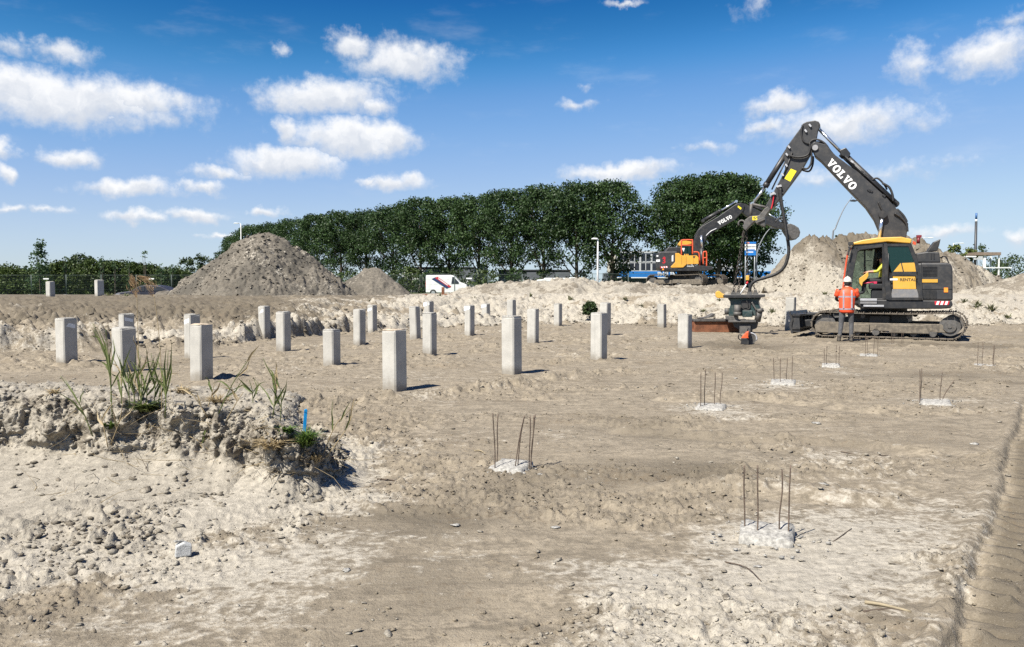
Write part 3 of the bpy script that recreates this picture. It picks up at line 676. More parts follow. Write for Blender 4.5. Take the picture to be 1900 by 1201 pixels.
def ordinal(i):
    return ['first','second','third','fourth','fifth','sixth','seventh','eighth','ninth','tenth','eleventh','twelfth','thirteenth','fourteenth','fifteenth','sixteenth','seventeenth','eighteenth','nineteenth','twentieth','twenty-first','twenty-second','twenty-third','twenty-fourth','twenty-fifth'][i]
TPX = np.array([432,470,520,565,610,660,715,775,830,885,940,1000,1060,1120,1168]); TTOP = np.array([436,416,407,403,391,386,383,366,364,356,349,342,336,333,336])
def tree_d(top): return 1500*13.3/(534-top)
def poplar(px, top, k, label, name='poplar_tree'):
    d = tree_d(top); X = (px-950)/1500*d
    o = empty(name, (X, d, .55), k*1.7, label, 'tree', 'row of tall trees behind the site')
    s = (EYE+(534-top)/1500*d-.55)/14.0; s *= .98; wd = .94+.1*((k*37) % 10)/10
    o.scale = (s*wd, s*wd, s)
    c, t = POP[k % 5]; add_obj('crown', c, LEAF_P, o); add_obj('trunk', t, BARK, o)
    return o
pos = []; px = 436.0
while px < 1138:
    top = float(np.interp(px, TPX, TTOP)); d = tree_d(top); pos.append((px, top)); px += 6.0/d*1500*.72
for i, (px, top) in enumerate(pos):
    poplar(px, top+random.Random(i).uniform(-2, 3), i, '%s tree from the left end of the long dark green row' % ordinal(i))
for i, (px, top) in enumerate(((1262,330),(1298,322),(1332,319),(1364,323),(1380,340))):
    poplar(px, top, i+2, '%s tree from the left in the group behind the raised arms, right of the gap' % ordinal(i))
def bush_mesh(seed, w_, h_, n, per, leaf, cone=0.0, z0=.15, rad=None):
    g = np.random.default_rng(seed); t = g.random(n); a = g.random(n)*6.283
    prof = (1-t)**.8 if cone else np.sqrt(np.clip(1-(t-.35)**2/.45, .02, 1))
    prof = prof*(1+.25*np.sin(2*a+seed)+.15*np.sin(5*a))
    r_ = w_/2*prof*np.sqrt(g.random(n))**.8
    C = np.stack([np.cos(a)*r_, np.sin(a)*r_, z0+t*(h_-z0)*.95], 1)
    V, F = leaf_quads(C, (rad or w_*.13)*(.6+.8*g.random(n)), per, leaf, seed+3); return mesh_np('crown', V, F)
def stem_mesh(seed, h_, n=4, spread=.25, r=.05):
    rr = random.Random(seed); mb = MB()
    for k in range(n):
        a = rr.random()*6.28; s = spread*h_*rr.uniform(.3, 1)
        mb.tube([(0,0,-.2), (math.cos(a)*s*.3, math.sin(a)*s*.3, h_*.4), (math.cos(a)*s, math.sin(a)*s, h_*rr.uniform(.75, .98))], [r, r*.7, r*.2], 5, 2, False)
    return mb.mesh('trunk')
def bush(name, cat, px, top, base_y, d, wpx, mat, label, seed, n=60, per=26, leaf=.22, cone=0, z=None, group=None, nst=4, rad=None, spread=.25):
    x, y, zz = P(px, base_y, d); zt = EYE+(534-top)/1500*d; zb = z if z is not None else hz(x, d)-.05
    h = max(.3, zt-zb); w_ = wpx/1500*d
    o = empty(name, (x, d, zb), seed*.7, label, cat, group)
    add_obj('crown', bush_mesh(seed, w_, h, n, per, leaf, cone, min(.2, h*.1), rad), mat, o)
    add_obj('trunk', stem_mesh(seed, h*.9, nst, spread if not cone else .08, .03+.008*h), BARK, o); return o
bush('young_tree', 'tree', 75, 447, 546, 84, 52, LEAF_Y, 'young loose conical tree standing behind the fence at far left', 1, 46, 26, .26, 1, None, None, 3, .55)
bush('round_tree', 'tree', 153, 470, 546, 96, 62, LEAF_D, 'round dense dark tree rising over the hedge at left', 2, 90, 34, .26, nst=3)
HPXS = [(15,494,60),(112,486,46),(135,482,44),(178,483,50),(205,485,46),(232,486,46),(258,488,44),(284,492,44),(312,498,40),(40,500,50),(330,500,40),(90,495,50)]
HPXS.sort()
for i, (px, top, wpx) in enumerate(HPXS):
    bush('hedge_shrub', 'shrub', px, top, 547, 88+(i*7 % 5), wpx*1.5, (LEAF_B, LEAF_D)[i % 3 == 1], '%s shrub from the left in the green hedge behind the wire fence' % ordinal(i), 10+i, 130, 34, .26, group='hedge shrubs behind the fence')
for i, (px, top, wpx) in enumerate(((122,470,14),(190,474,14),(214,478,18),(240,476,20),(270,461,26),(300,486,22),(320,487,14))):
    bush('sapling', 'sapling', px, top, 547, 86, wpx*1.2, LEAF_Y, '%s thin sapling from the left sticking up out of the hedge' % ordinal(i), 40+i, 16, 12, .17, .5, group='thin saplings in the hedge', nst=4, rad=.32)
for i, (px, top, wpx, l) in enumerate(((348,480,42,'left'),(374,474,44,'middle'),(398,488,40,'right'))):
    bush('roadside_bush', 'bush', px, top, 540, 110, wpx*1.2, LEAF_D, '%s of three dark bushes left of the tall soil heap' % l, 60+i, 60, 26, .28, group='bushes left of the tall heap')
for i, (px, top, wpx, d, m, l) in enumerate(((1750,470,34,78,LEAF_R,'low yellow-green bush just behind the tail of the large excavator'),(1772,450,36,80,LEAF_R,'tallest yellow-green bush left of the dark pole'),(1795,458,30,82,LEAF_R,'yellow-green bush touching the dark pole on its left'),
        (1818,453,46,115,LEAF_D,'grey-green tree behind the dark pole'),(1878,476,70,105,LEAF_D,'rounded dark green tree at the far right edge'),(1850,484,70,110,LEAF_D,'low dark green bush behind the white shelter frame'),
        (1557,432,30,118,LEAF_D,'small dark treetop above the sand heap by the curved lamp post'),(1592,429,26,122,LEAF_D,'small dark treetop above the sand heap near the cab roof'))):
    bush('roadside_tree' if d > 90 else 'roadside_bush', 'tree' if d > 90 else 'bush', px, top, 540, d, wpx*1.2, m, l, 70+i, 60, 26, .25, nst=4)
# undergrowth between the trunks of the row
for i, px in enumerate((650,690,730,765,800,850,905,960,1010,1075,1145,1290,1330,1365,1410)):
    bush('undergrowth_bush', 'bush', px, 505-(i*5 % 9), 534, 112-(i*1.2), 58, (LEAF_B, LEAF_P, LEAF_D)[i % 3], '%s low bush from the left under the tree row' % ordinal(i), 90+i, 46, 24, .3, group='undergrowth below the tree row')
# grass bank far left
def embankment():
    xs = np.linspace(-110, -26, 120); ys = np.linspace(98, 150, 50); X, Y = np.meshgrid(xs, ys)
    Z = .6+3.0*sstep(Y, 99, 116)*(1-sstep(Y, 130, 148))*sstep(-X, 30, 46)+.25*fbm(X, Y, 5, 4, 110)-.3*(1-sstep(Y, 98, 101))-.3*sstep(Y, 147, 150)
    me = mesh_np('grass_bank', np.stack([X, Y, Z], -1).reshape(-1, 3), grid_faces(50, 120), True)
    set_soil(me, np.tile(np.array([[0, 0, 1.]]), (me.vertices.__len__(), 1))); tag(add_obj('grass_bank', me, EARTH), kind='structure', label='green grass bank beyond the hedge')
embankment()
# weeds on the sandy edge
WEED = leafmat('weed_leaf', (.085,.10,.04), (.19,.19,.09), trans=.3)
def weed_mesh(seed, h, w_, n, wide=.03):
    rr = random.Random(seed); mb = MB()
    for k in range(n):
        a = rr.random()*6.28; L = h*rr.uniform(.45, 1); s = w_*rr.random()**.5; o_ = rr.random()*w_*.3; b = rr.random()*6.28
        p0 = Vector((math.cos(b)*o_, math.sin(b)*o_, -.03)); p1 = p0+Vector((math.cos(a)*s*.35, math.sin(a)*s*.35, L*.6)); p2 = p0+Vector((math.cos(a)*s, math.sin(a)*s, L*rr.uniform(.6, 1)))
        side = Vector((-math.sin(a), math.cos(a), 0))*wide*rr.uniform(.6, 1.3)
        mb.add([p0-side*.5, p0+side*.5, p1+side, p1-side, p2], [(0,1,2,3),(3,2,4)])
    return mb.mesh('leaves')
WSP = [(1305,582,.45,.35,'weed tuft above the rusty trough'),(1335,560,.25,.3,'small weed tuft left of the yellow clamp of the hammer'),(1432,585,.5,.5,'weed clump just right of the vibratory hammer'),(1530,552,.5,.5,'weed clump in front of the sand heap, left of the worker'),
 (1502,556,.2,.3,'tiny weed left of the cab on pale sand'),(1815,572,.55,.8,'spreading weed clump right of the excavator tracks'),(1838,578,.5,.6,'weed clump at far right of the tracks'),(1790,562,.35,.4,'weed tuft directly behind the excavator tail'),
 (985,556,.5,.2,'thin tall weed between the piles below the sand ridge'),(1058,562,.55,.35,'weed right of the short middle pile on the far bank'),(1160,560,.4,.3,'weed tuft on the far bank right of the round shrub'),(1240,556,.25,.3,'weed tuft above the rightmost free-standing small pile'),
 (690,560,.2,.3,'weed tuft at the foot of the small soil heap'),(818,552,.3,.5,'weed tuft by the rusty post below the van'),(880,556,.25,.4,'weed tuft on the left slope of the sand ridge'),(1190,572,.35,.35,'weed on the broken bank behind the right-hand piles'),(205,551,.3,.5,'yellowish weed beside the far left piles'),(235,551,.3,.6,'weeds in front of the dark car'),
 (1690,562,.2,.3,'weed glimpsed under the excavator body'),(1868,590,.3,.5,'dry weed tuft at the right edge of the pit')]
for i, (px, py, h, w_, l) in enumerate(WSP):
    x, y, z = hit(px, py, 44)
    o = empty('weed_clump', (x, y, z), 0, l, 'weed', 'weeds on the sandy edge of the pit')
    add_obj('leaves', weed_mesh(200+i, h*.85, w_*.8, 34, .018), WEED, o)
x, y, z = P(1095, 600, 33.6); z = hz(x, y)
o = empty('round_shrub', (x, y, z+.30), 0, 'small round dark green shrub on the far bank beside a leaning pair of piles', 'shrub')
add_obj('crown', bush_mesh(301, .62, .52, 60, 30, .09, 0, .02, .10), LEAF_D, o); add_obj('trunk', stem_mesh(302, .4, 5, .3, .015), BARK, o)

# ------------------------------------------------------------------ far buildings
def lettering(text, size, mat, parent, loc, rot, depth=.02, name='lettering', bold=.02, xs=1.0):
    cu = bpy.data.curves.new('lettering', 'FONT'); cu.body = text; cu.size = size; cu.extrude = depth; cu.offset = bold*size; cu.align_x = 'CENTER'; cu.align_y = 'CENTER'
    tmp = bpy.data.objects.new('tmp', cu); COL.objects.link(tmp)
    me = bpy.data.meshes.new_from_object(tmp.evaluated_get(bpy.context.evaluated_depsgraph_get())); bpy.data.objects.remove(tmp); bpy.data.curves.remove(cu)
    me.materials.clear(); o = add_obj(name, me, mat, parent, loc, rot); o.scale = (xs, 1, 1); return o
M_BEIGE = pm('beige_cladding', (.46,.41,.33), .8, .1, 2); M_WHITE = pm('white_paint', (.72,.72,.70), .5, .06, 3, dust=.15); M_WIN = pm('dark_window', (.03,.035,.045), .15, .2, 1)
M_BLUE = pm('blue_fascia', (.015,.16,.48), .45, .12, 1); M_GREY = pm('grey_cladding', (.10,.11,.125), .7, .15, 1.5); M_LGREY = pm('light_cladding', (.42,.43,.42), .7, .1, 1.5)
M_DGLASS = pm('shop_glass', (.025,.035,.05), .2, .4, .6); M_GALV = pm('galvanised', (.40,.41,.41), .45, .1, 8, metal=.4); M_DARK = pm('dark_steel', (.03,.032,.035), .5, .2, 4)
d = 140; L_ = P(1142, 500, d)[0]; Rr = P(1232, 500, d)[0]; zt = P(0, 470, d)[2]; zb = .4
b = empty('office_building', ((L_+Rr)/2, d, zb), 0, 'beige two-storey office block seen through the gap in the trees', 'building')
hw = (Rr-L_)/2; m = MB(); m.bb(-hw, hw, 0, 12, 0, zt-zb); m.build('wall', M_BEIGE, b)
m = MB(); m.bb(-hw-.2, hw+.2, -.2, 12.2, zt-zb+.003, zt-zb+.35); m.build('roof', M_LGREY, b)
for r_, zz in enumerate((P(0, 503, d)[2], P(0, 486, d)[2])):
    m = MB(); m.bb(-hw, hw, -.12, -.01, zz-zb-.05, zz-zb+1.45); m.build('window_band', M_LGREY, b)
    for c in range(4):
        x = -hw+.5+c*(2*hw-.6)/4; m = MB(); m.bb(x, x+1.6, -.16, -.1, zz-zb+.15, zz-zb+1.35); wn = m.build('window', M_WIN, b)
        m = MB(); m.bb(x+.77, x+.84, -.2, -.15, zz-zb+.15, zz-zb+1.35); m.build('mullion', M_WHITE, wn)
d = 118; L_ = P(1138, 500, d)[0]; Rr = P(1500, 500, d)[0]; z1, z2, z0 = P(0, 503.5, d)[2], P(0, 514.5, d)[2], .4
b = empty('shop_building', ((L_+Rr)/2, d, z0), 0, 'long low shop with blue fascia and white letters behind the small excavator', 'building'); hw = (Rr-L_)/2
m = MB(); m.bb(-hw, hw, .4, 14, 0, z1-z0-.05); m.build('wall', M_GREY, b)
m = MB(); m.bb(-hw-.1, hw+.1, 0, .38, z2-z0, z1-z0); m.build('fascia', M_BLUE, b)
m = MB(); m.bb(-hw-.1, hw+.1, -.05, .3, z2-z0-.14, z2-z0-.003); m.build('trim', M_WHITE, b)
for c in range(12):
    x = -hw+c*2*hw/12; m = MB(); m.bb(x+.1, x+2*hw/12-.1, .3, .39, .1, z2-z0-.2); wn = m.build('window', M_DGLASS, b)
for txt, px in (('PHEI', 1230), ('ER', 1249)):
    lettering(txt, .8, M_WHITE, b, (P(px, 500, d)[0]-(L_+Rr)/2, -.03, (z1+z2)/2-z0), (math.pi/2, 0, 0), .02)
def shed(name, px0, px1, top, d, mat, rmat, label, depth=8, doors=0, gable=0):
    L_, Rr = P(px0, 500, d)[0], P(px1, 500, d)[0]; zt = P(0, top, d)[2]; b = empty(name, ((L_+Rr)/2, d, .45), 0, label, 'building'); hw = (Rr-L_)/2; h = zt-.45
    m = MB(); m.bb(-hw, hw, 0, depth, 0, h); m.build('wall', mat, b)
    m = MB()
    if gable: m.prism([(-hw-.1, h+.002), (hw+.1, h+.002), (0, h+gable)], -.1, depth+.1)
    else: m.bb(-hw-.1, hw+.1, -.1, depth+.1, h+.002, h+.2)
    m.build('roof', rmat, b)
    for k in range(doors):
        x = -hw+(k+.5)*2*hw/doors; m = MB(); m.bb(x-.9, x+.9, -.06, -.005, 0, min(2.3, h*.75)); m.build('door', M_DARK if mat is not M_GREY else M_LGREY, b)
    return b
shed('warehouse', 925, 1058, 503, 122, M_GREY, M_DARK, 'dark grey warehouse behind the trunks above the sand ridge', 10, 4)
shed('warehouse', 752, 880, 498, 132, M_GREY, M_DARK, 'blue-grey warehouse behind the white van', 12, 4)
shed('garden_shed', 884, 903, 505, 112, M_LGREY, M_LGREY, 'pale gabled shed right of the van under the trees', 4, 1, 1.2)
shed('garden_shed', 740, 786, 503, 126, M_LGREY, M_LGREY, 'light low shed left of the white van under the trees', 5, 2)
shed('garden_shed', 1340, 1375, 498, 125, M_LGREY, M_LGREY, 'pale hut under the trees between small excavator and sand heap', 5, 1, .8)
# white box truck whose roof shows over the ridge
d = 84; b = empty('box_truck', (P(1032, 500, d)[0], d, .55), 0, 'white box truck whose top shows above the sand ridge', 'truck')
m = MB(); m.bb(-1.25, 1.3, -1.1, 1.1, .75, 1.95); m.build('cargo_box', M_WHITE, b, .04)
m = MB(); m.prism([(-2.3,.5),(-2.3,1.1),(-1.95,1.78),(-1.3,1.82),(-1.3,.5)], -1.0, 1.0); cb = m.build('cab', M_WHITE, b, .04)
m = MB(); m.prism([(-2.12,1.15),(-1.9,1.62),(-1.5,1.66),(-1.5,1.15)], -1.02, -1.0); m.build('window', M_WIN, cb)
for x in (-1.8, .8):
    for yy in (-.95, .95): m = MB(); m.cyl((x, yy-.12, .38), (x, yy+.12, .38), .38, n=16); m.build('wheel', M_DARK, b)
# white delivery van with a slanting red and blue panel
M_RED = pm('red_print', (.45,.02,.03), .5, .1, 4); M_NAVY = pm('navy_print', (.015,.03,.10), .45, .15, 4); M_ORL = pm('orange_lamp', (.8,.25,.03), .4, .1, 5); M_TYRE = pm('tyre', (.018,.018,.018), .85, .2, 8)
d = 84; x0 = P(790, 520, d)[0]; v = empty('delivery_van', (x0+.1, d, hz(x0+2, d)-.08), 0, 'white delivery van with slanting red and blue panel, parked behind the small heap', 'van')
zz = .35; m = MB(); m.prism([(0,.35),(0,2.0),(.06,2.14),(2.6,2.16),(2.95,2.05),(3.5,1.42),(4.15,1.18),(4.28,.9),(4.3,.4),(4.2,.32)], -.93, .93); m.build('body', M_WHITE, v, .05)
m = MB(); m.prism([(2.62,1.25),(2.72,1.95),(2.88,1.96),(3.38,1.42),(3.38,1.25)], -.95, -.928); m.build('side_window', M_WIN, v)
m = MB(); m.prism([(.6,1.75),(1.05,1.95),(2.55,.95),(2.15,.75)], -.95, -.928); pn = m.build('printed_panel', M_NAVY, v)
m = MB(); m.prism([(.95,1.85),(1.2,1.98),(2.62,.98),(2.42,.86)], -.957, -.951); m.build('red_stripe', M_RED, pn)
m = MB(); m.prism([(1.25,1.76),(1.32,1.82),(2.3,1.14),(2.22,1.08)], -.963, -.958); m.build('pale_print', M_WHITE, pn)
for x in (.75, 3.5):
    for s in (-1, 1): m = MB(); m.cyl((x, s*.72, .34), (x, s*.94, .34), .34, n=18); wl = m.build('wheel', M_TYRE, v); m = MB(); m.cyl((x, s*.93, .34), (x, s*.95, .34), .2, n=14); m.build('rim', M_GALV, wl)
m = MB(); m.bb(-.025, .0, -.9, -.78, .9, 1.5); m.build('tail_lamp', M_RED, v); m = MB(); m.bb(.1, 2.4, -.85, -.8, 2.25, 2.29); m.bb(.1, 2.4, .8, .85, 2.25, 2.29); m.bb(.4, .45, -.8, .8, 2.17, 2.27); m.bb(2.0, 2.05, -.8, .8, 2.17, 2.27); m.build('roof_rack', M_DARK, v)
# dark blue car behind the soil, nose to the left
M_CAR = pm('navy_car_paint', (.008,.011,.026), .5, .15, 3, dust=.1)
d = 60; cx = P(277, 540, d)[0]; c = empty('parked_car', (cx, d, hz(cx, d)), 0, 'dark blue car half hidden behind soil at the left fence', 'car')
zc = EYE+(534-529)/1500*d-hz(cx, d); k = zc/1.45
prof = [(-2.2,.35),(-2.2,.72),(-1.95,.86),(-1.0,.98),(-.35,1.38),(.5,1.45),(1.2,1.36),(1.85,1.02),(2.15,.92),(2.2,.4)]
m = MB(); m.prism([(x, z*k) for x, z in prof], -.85, .85); bd = m.build('body', M_CAR, c, .07, seg=3)
m = MB(); m.prism([(-.92,.99*k),(-.3,1.33*k),(.05,1.37*k),(.05,.99*k)], -.875, -.852); m.build('side_window', M_WIN, bd)
m = MB(); m.prism([(.12,.99*k),(.12,1.37*k),(.6,1.37*k),(1.1,1.28*k),(1.5,1.02*k)], -.875, -.852); m.build('side_window', M_WIN, bd)
m = MB(); m.prism([(-2.21,.66*k),(-2.0,.78*k),(-1.75,.78*k),(-1.8,.68*k)], -.87, -.85); m.build('headlight', M_GALV, c)
for x in (-1.35, 1.35):
    for s in (-1, 1): m = MB(); m.cyl((x, s*.66, .32), (x, s*.88, .32), .32, n=18); wl = m.build('wheel', M_TYRE, c); m = MB(); m.cyl((x, s*.87, .32), (x, s*.89, .32), .2, n=12); m.build('rim', M_GALV, wl)
# low soil lump in front of the car
heap('soil_heap', P(283, 545, 56)[0], P(352, 545, 56)[0], 53, 57.5, (60, 40), lambda x, y: .2+1.0*np.clip(1-(((x-P(315,545,56)[0])/1.5)**2+((y-55.3)/1.7)**2), -.3, 1)+rough(x, y, .5), s_gray, HEAP, 'low lump of soil in front of the dark blue car')

# ------------------------------------------------------------------ wire fence round the site
M_FENCE = pm('dull_fence_wire', (.05,.07,.06), .6, .2, 3)
def fence(p0, p1, label, n):
    p0, p1 = Vector(p0), Vector(p1); dv = (p1-p0)/n; L = dv.length; a = math.atan2(dv.y, dv.x)
    f = empty('wire_fence', p0, a, label, 'fence'); f.location.z = 0
    mb = MB()
    for k in range(34): x = .05+k*(L-.1)/33; mb.box((x, 0, 1.05), (.006, .006, 1.9))
    for z in (.12, .6, 1.1, 1.6, 2.0): mb.box((L/2, .008, z), (L-.08, .006, .006))
    wire = mb.mesh('wire_mesh')
    mf = MB()
    for z in (.1, 2.05): mf.cyl((.02, 0, z), (L-.02, 0, z), .015, n=6)
    for x in (.03, L-.03): mf.cyl((x, 0, 0), (x, 0, 2.1), .024, n=6)
    frame = mf.mesh('panel_frame'); ml = MB(); ml.bb(L*.35, L*.35+.55, -.03, -.015, 1.62, 1.74); plate = ml.mesh('name_plate'); mf_ = MB(); mf_.bb(-.35, .35, -.12, .12, -.25, .14); foot = mf_.mesh('foot_block')
    for i in range(n):
        q = p0+dv*(i+.5); z = hz(q.x, q.y)-.02
        pf = add_obj('panel_frame', frame, M_FENCE, f, (i*L, 0, z)); add_obj('wire_mesh', wire, M_FENCE, pf)
        if i % 3 == 1: add_obj('name_plate', plate, M_WHITE, pf)
        add_obj('foot_block', foot, M_LGREY, f, (i*L, 0, z), (0, 0, math.pi/2))
    return f
fence((-62, 81, 0), (-9, 79.5, 0), 'galvanised wire mesh fence in front of the hedge on the left', 15)
fence((-8.8, 79, 0), (14, 74, 0), 'galvanised wire mesh fence behind the sand ridge', 7)

# ------------------------------------------------------------------ lamps, poles, signs
def lamp_post(px, top, d, arm, label, mat=None, r=.05, headl=.55):
    x = P(px, 500, d)[0]; zt = P(0, top, d)[2]; z = hz(x, d)-.1
    o = empty('street_lamp', (x, d, z), 0, label, 'street lamp'); h = zt-z; mat = mat or M_GALV
    m = MB(); m.cyl((0,0,0), (0,0,h), r*1.5, r*.8, 10); m.build('pole', mat, o)
    m = MB(); m.tube([(0,0,h-.02), (arm*.5,0,h+.06), (arm,0,h+.04)], r*.6, 6, 2); m.build('arm', mat, o)
    m = MB(); s = 1 if arm > 0 else -1; m.prism([(arm-s*headl*.2, h-.02), (arm-s*headl*.2, h+.08), (arm+s*headl*.5, h+.11), (arm+s*headl*.9, h+.05), (arm+s*headl*.9, h-.01)], -.14, .14); m.build('lamp_head', M_WHITE, o, .02)
    return o
lamp_post(448, 415, 105, -.4, 'white street lamp sticking up behind the tall soil heap', M_WHITE)
lamp_post(1109, 444, 63, -.12, 'white street lamp in front of the tree row, right of centre', M_WHITE, .06, .42)
lamp_post(1708, 442, 96, .9, 'pale street lamp arm just right of the cab roof', M_WHITE)
lamp_post(1768, 452, 110, .9, 'small pale street lamp left of the tall dark pole', M_WHITE)
M_POLE = pm('dull_grey_pole', (.17,.18,.19), .5, .1, 4, metal=.2)
def curved_lamp(pts, d, label, head):
    P3 = [Vector(P(a, b, d)) for a, b in pts]; g = hz(P3[0].x, d)-.1; o = empty('curved_lamp', (P3[0].x, d, g), 0, label, 'street lamp')
    loc = [(p-P3[0]) for p in P3]; z0 = P3[0].z-g
    m = MB(); m.tube([(-.05, 0, 0), (0, 0, z0)]+[(q.x, 0, q.z+z0) for q in loc[1:]], [.085, .03], 8, 4); m.build('pole', M_POLE, o)
    e = Vector(P(*head, d))-P3[0]; m = MB(); m.prism([(e.x-.45, e.z+z0+.02), (e.x-.2, e.z+z0+.12), (e.x+.3, e.z+z0+.02), (e.x+.05, e.z+z0-.07), (e.x-.3, e.z+z0-.05)], -.13, .13); m.build('lamp_head', M_DARK, o, .02)
    return o
curved_lamp([(1404,480),(1407,462),(1413,447),(1422,432),(1433,420)], 72, 'grey curved lamp post in front of the trees below the excavator arm', (1436,424))
curved_lamp([(1545,440),(1550,424),(1558,404),(1568,384),(1581,366)], 72, 'silver curved lamp post rising behind the sand heap under the boom', (1586,373))
x = P(1809, 500, 84)[0]; zt = P(0, 396, 84)[2]; o = empty('tall_pole', (x, 84, hz(x, 84)), 0, 'tall dark pole with blue top at far right', 'pole')
m = MB(); m.cyl((0,0,0), (0,0,zt-1.6), .15, .12, 12); m.build('shaft', M_DARK, o); m = MB(); m.cyl((0,0,zt-1.35), (0,0,zt-.7), .10, .10, 10); m.build('blue_top', pm('pole_blue', (.03,.10,.25), .5), o); m = MB(); m.cyl((0,0,zt-1.6), (0,0,zt-1.35), .11, .11, 10); m.build('white_band', M_WHITE, o)
m = MB(); zz = P(0, 478, 84)[2]-hz(x, 84); m.bb(-.3, 1.0, -.2, -.15, zz-.25, zz+.3); m.build('sign_plate', M_LGREY, o)
# white shelter frame at the right edge
d = 80; o = empty('shelter_frame', (P(1840, 500, d)[0], d, hz(P(1840,500,d)[0], d)), 0, 'white steel shelter frame with brown roof at far right', 'shelter'); ox = o.location.x; oz = o.location.z
zr = P(0, 474, d)[2]-oz
for px in (1826, 1853, 1860):
    m = MB(); xx = P(px, 500, d)[0]-ox; r_ = .12 if px == 1826 else .05; m.bb(xx-r_, xx+r_, -.06+(0 if px < 1856 else 2.0), .06+(0 if px < 1856 else 2.0), 0, zr); m.build('post', M_WHITE, o)
m = MB(); m.bb(P(1826,0,d)[0]-ox-.2, P(1864,0,d)[0]-ox+.2, -.2, 2.2, zr+.003, zr+.30); m.build('roof', pm('brown_roof', (.20,.15,.11), .8), o)
m = MB(); m.bb(P(1770,0,d)[0]-ox, P(1826,0,d)[0]-ox-.13, -.04, .04, zr-.18, zr-.06); m.build('beam', M_WHITE, o)
zz = P(0, 497, d)[2]-oz; m = MB(); m.bb(P(1815,0,d)[0]-ox, P(1890,0,d)[0]-ox, -.12, -.07, zz-.05, zz+.05); m.build('rail', M_WHITE, o)
# blue information board
d = 71; xl, xr = P(1382, 460, d)[0], P(1402.5, 460, d)[0]; zt, zb_ = P(0, 449, d)[2], P(0, 474, d)[2]; g = hz(xl, d)
o = empty('sign_board', ((xl+xr)/2, d, g), 0, 'blue and white information board on posts below the excavator arm', 'sign'); hw = (xr-xl)/2; h = zt-zb_
for x in (-hw+.08, hw-.08): m = MB(); m.cyl((x, .06, 0), (x, .06, zt-g), .04, n=8); m.build('post', M_GALV, o)
for k, (a, b_, mt) in enumerate(((.86, 1.0, M_BLUE), (.66, .83, M_WHITE), (.38, .60, M_WHITE), (.0, .36, M_BLUE))):
    m = MB(); m.bb(-hw, hw, -.04, 0, zb_-g+a*h, zb_-g+b_*h); pnl = m.build('panel', mt, o)
    if k == 2: m = MB(); m.bb(-hw+.1, hw-.1, -.05, -.042, zb_-g+.40*h, zb_-g+.45*h); m.build('printed_line', M_BLUE, pnl)
    if k == 3: m = MB(); m.bb(-hw*.7, hw*.5, -.05, -.042, zb_-g+.2*h, zb_-g+.28*h); m.build('printed_line', M_WHITE, pnl)
    if k == 0: m = MB(); m.bb(-hw+.1, -.1, -.05, -.042, zb_-g+.89*h, zb_-g+.96*h); m.build('printed_line', M_ORL, pnl)
# rusty post by the van, grey tube on the ridge
M_RUST = pm('rust', (.17,.065,.030), .85, .35, 6, bump=.5, bscale=30); x, y, z = P(822, 545, 40)
o = empty('rusty_post', (x, y, hz(x, y)), 0, 'short rusty steel post with foot bar below the white van', 'post'); m = MB(); m.bb(-.07, .07, -.05, .05, -.1, P(0,533,40)[2]-hz(x,y)); m.build('post', M_RUST, o, .01); m = MB(); m.bb(-1.0, .6, -.06, .06, .0, .07); m.build('foot_bar', M_RUST, o, .01)
x, y, z = P(991, 541, 45.4); o = empty('marker_tube', (x, y, z-.05), 0, 'short grey plastic tube standing in the sand ridge', 'tube'); m = MB(); m.cyl((0,0,-.2), (0,0,.38), .05, n=10); m.build('tube', M_GALV, o)
# ------------------------------------------------------------------ concrete piles
def concretemat(name, base):
    m = bpy.data.materials.new(name); m.use_nodes = True; t = NT(m.node_tree); b = m.node_tree.nodes['Principled BSDF']
    tcn = t.n('ShaderNodeTexCoord'); vec = tcn.outputs['Object']; oi = t.n('ShaderNodeObjectInfo'); off = t.v('ADD', vec, t.v('MULTIPLY', oi.outputs['Location'], (3.1, 1.7, .0)))
    n1 = t.noise(off, 4, 6, .62); n2 = t.noise(off, 38, 5, .6); vs = t.noise(t.v('MULTIPLY', off, (14, 14, .9)), 1.0, 4, .6)
    c = t.mix(t.rng(n1, .3, .7), tuple(x*.86 for x in base), tuple(x*1.08 for x in base))
    c = t.mix(t.m('MULTIPLY', t.rng(vs, .52, .72), .28), c, tuple(x*.62 for x in base))
    c = t.mix(t.m('MULTIPLY', t.rng(n2, .60, .72), .35), c, tuple(x*.6 for x in base))
    sz = t.n('ShaderNodeSeparateXYZ'); t.l(vec, sz.inputs[0])
    c = t.mix(t.m('MULTIPLY', oi.outputs['Random'], .34), c, tuple(x*.55 for x in base))
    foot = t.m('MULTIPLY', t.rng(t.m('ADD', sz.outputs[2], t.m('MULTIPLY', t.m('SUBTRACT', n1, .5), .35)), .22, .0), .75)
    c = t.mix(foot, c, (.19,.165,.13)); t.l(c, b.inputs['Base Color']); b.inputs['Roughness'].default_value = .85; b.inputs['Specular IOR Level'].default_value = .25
    bn = t.n('ShaderNodeBump'); bn.inputs['Strength'].default_value = .35; bn.inputs['Distance'].default_value = .006; t.l(t.m('ADD', n2, n1), bn.inputs['Height']); t.l(bn.outputs[0], b.inputs['Normal'])
    return m
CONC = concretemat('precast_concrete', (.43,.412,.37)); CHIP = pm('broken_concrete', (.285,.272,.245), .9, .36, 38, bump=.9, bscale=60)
RUSTY_TOP = pm('rust_stained_top', (.42,.34,.25), .9, .3, 14, bump=.8, bscale=40); PAPER = pm('label_paper', (.62,.63,.63), .7, .12, 30); REBAR = pm('rebar', (.12,.088,.066), .75, .35, 30, metal=.3, bump=.5, bscale=120)
SIDE = .262; PHI = R(56)
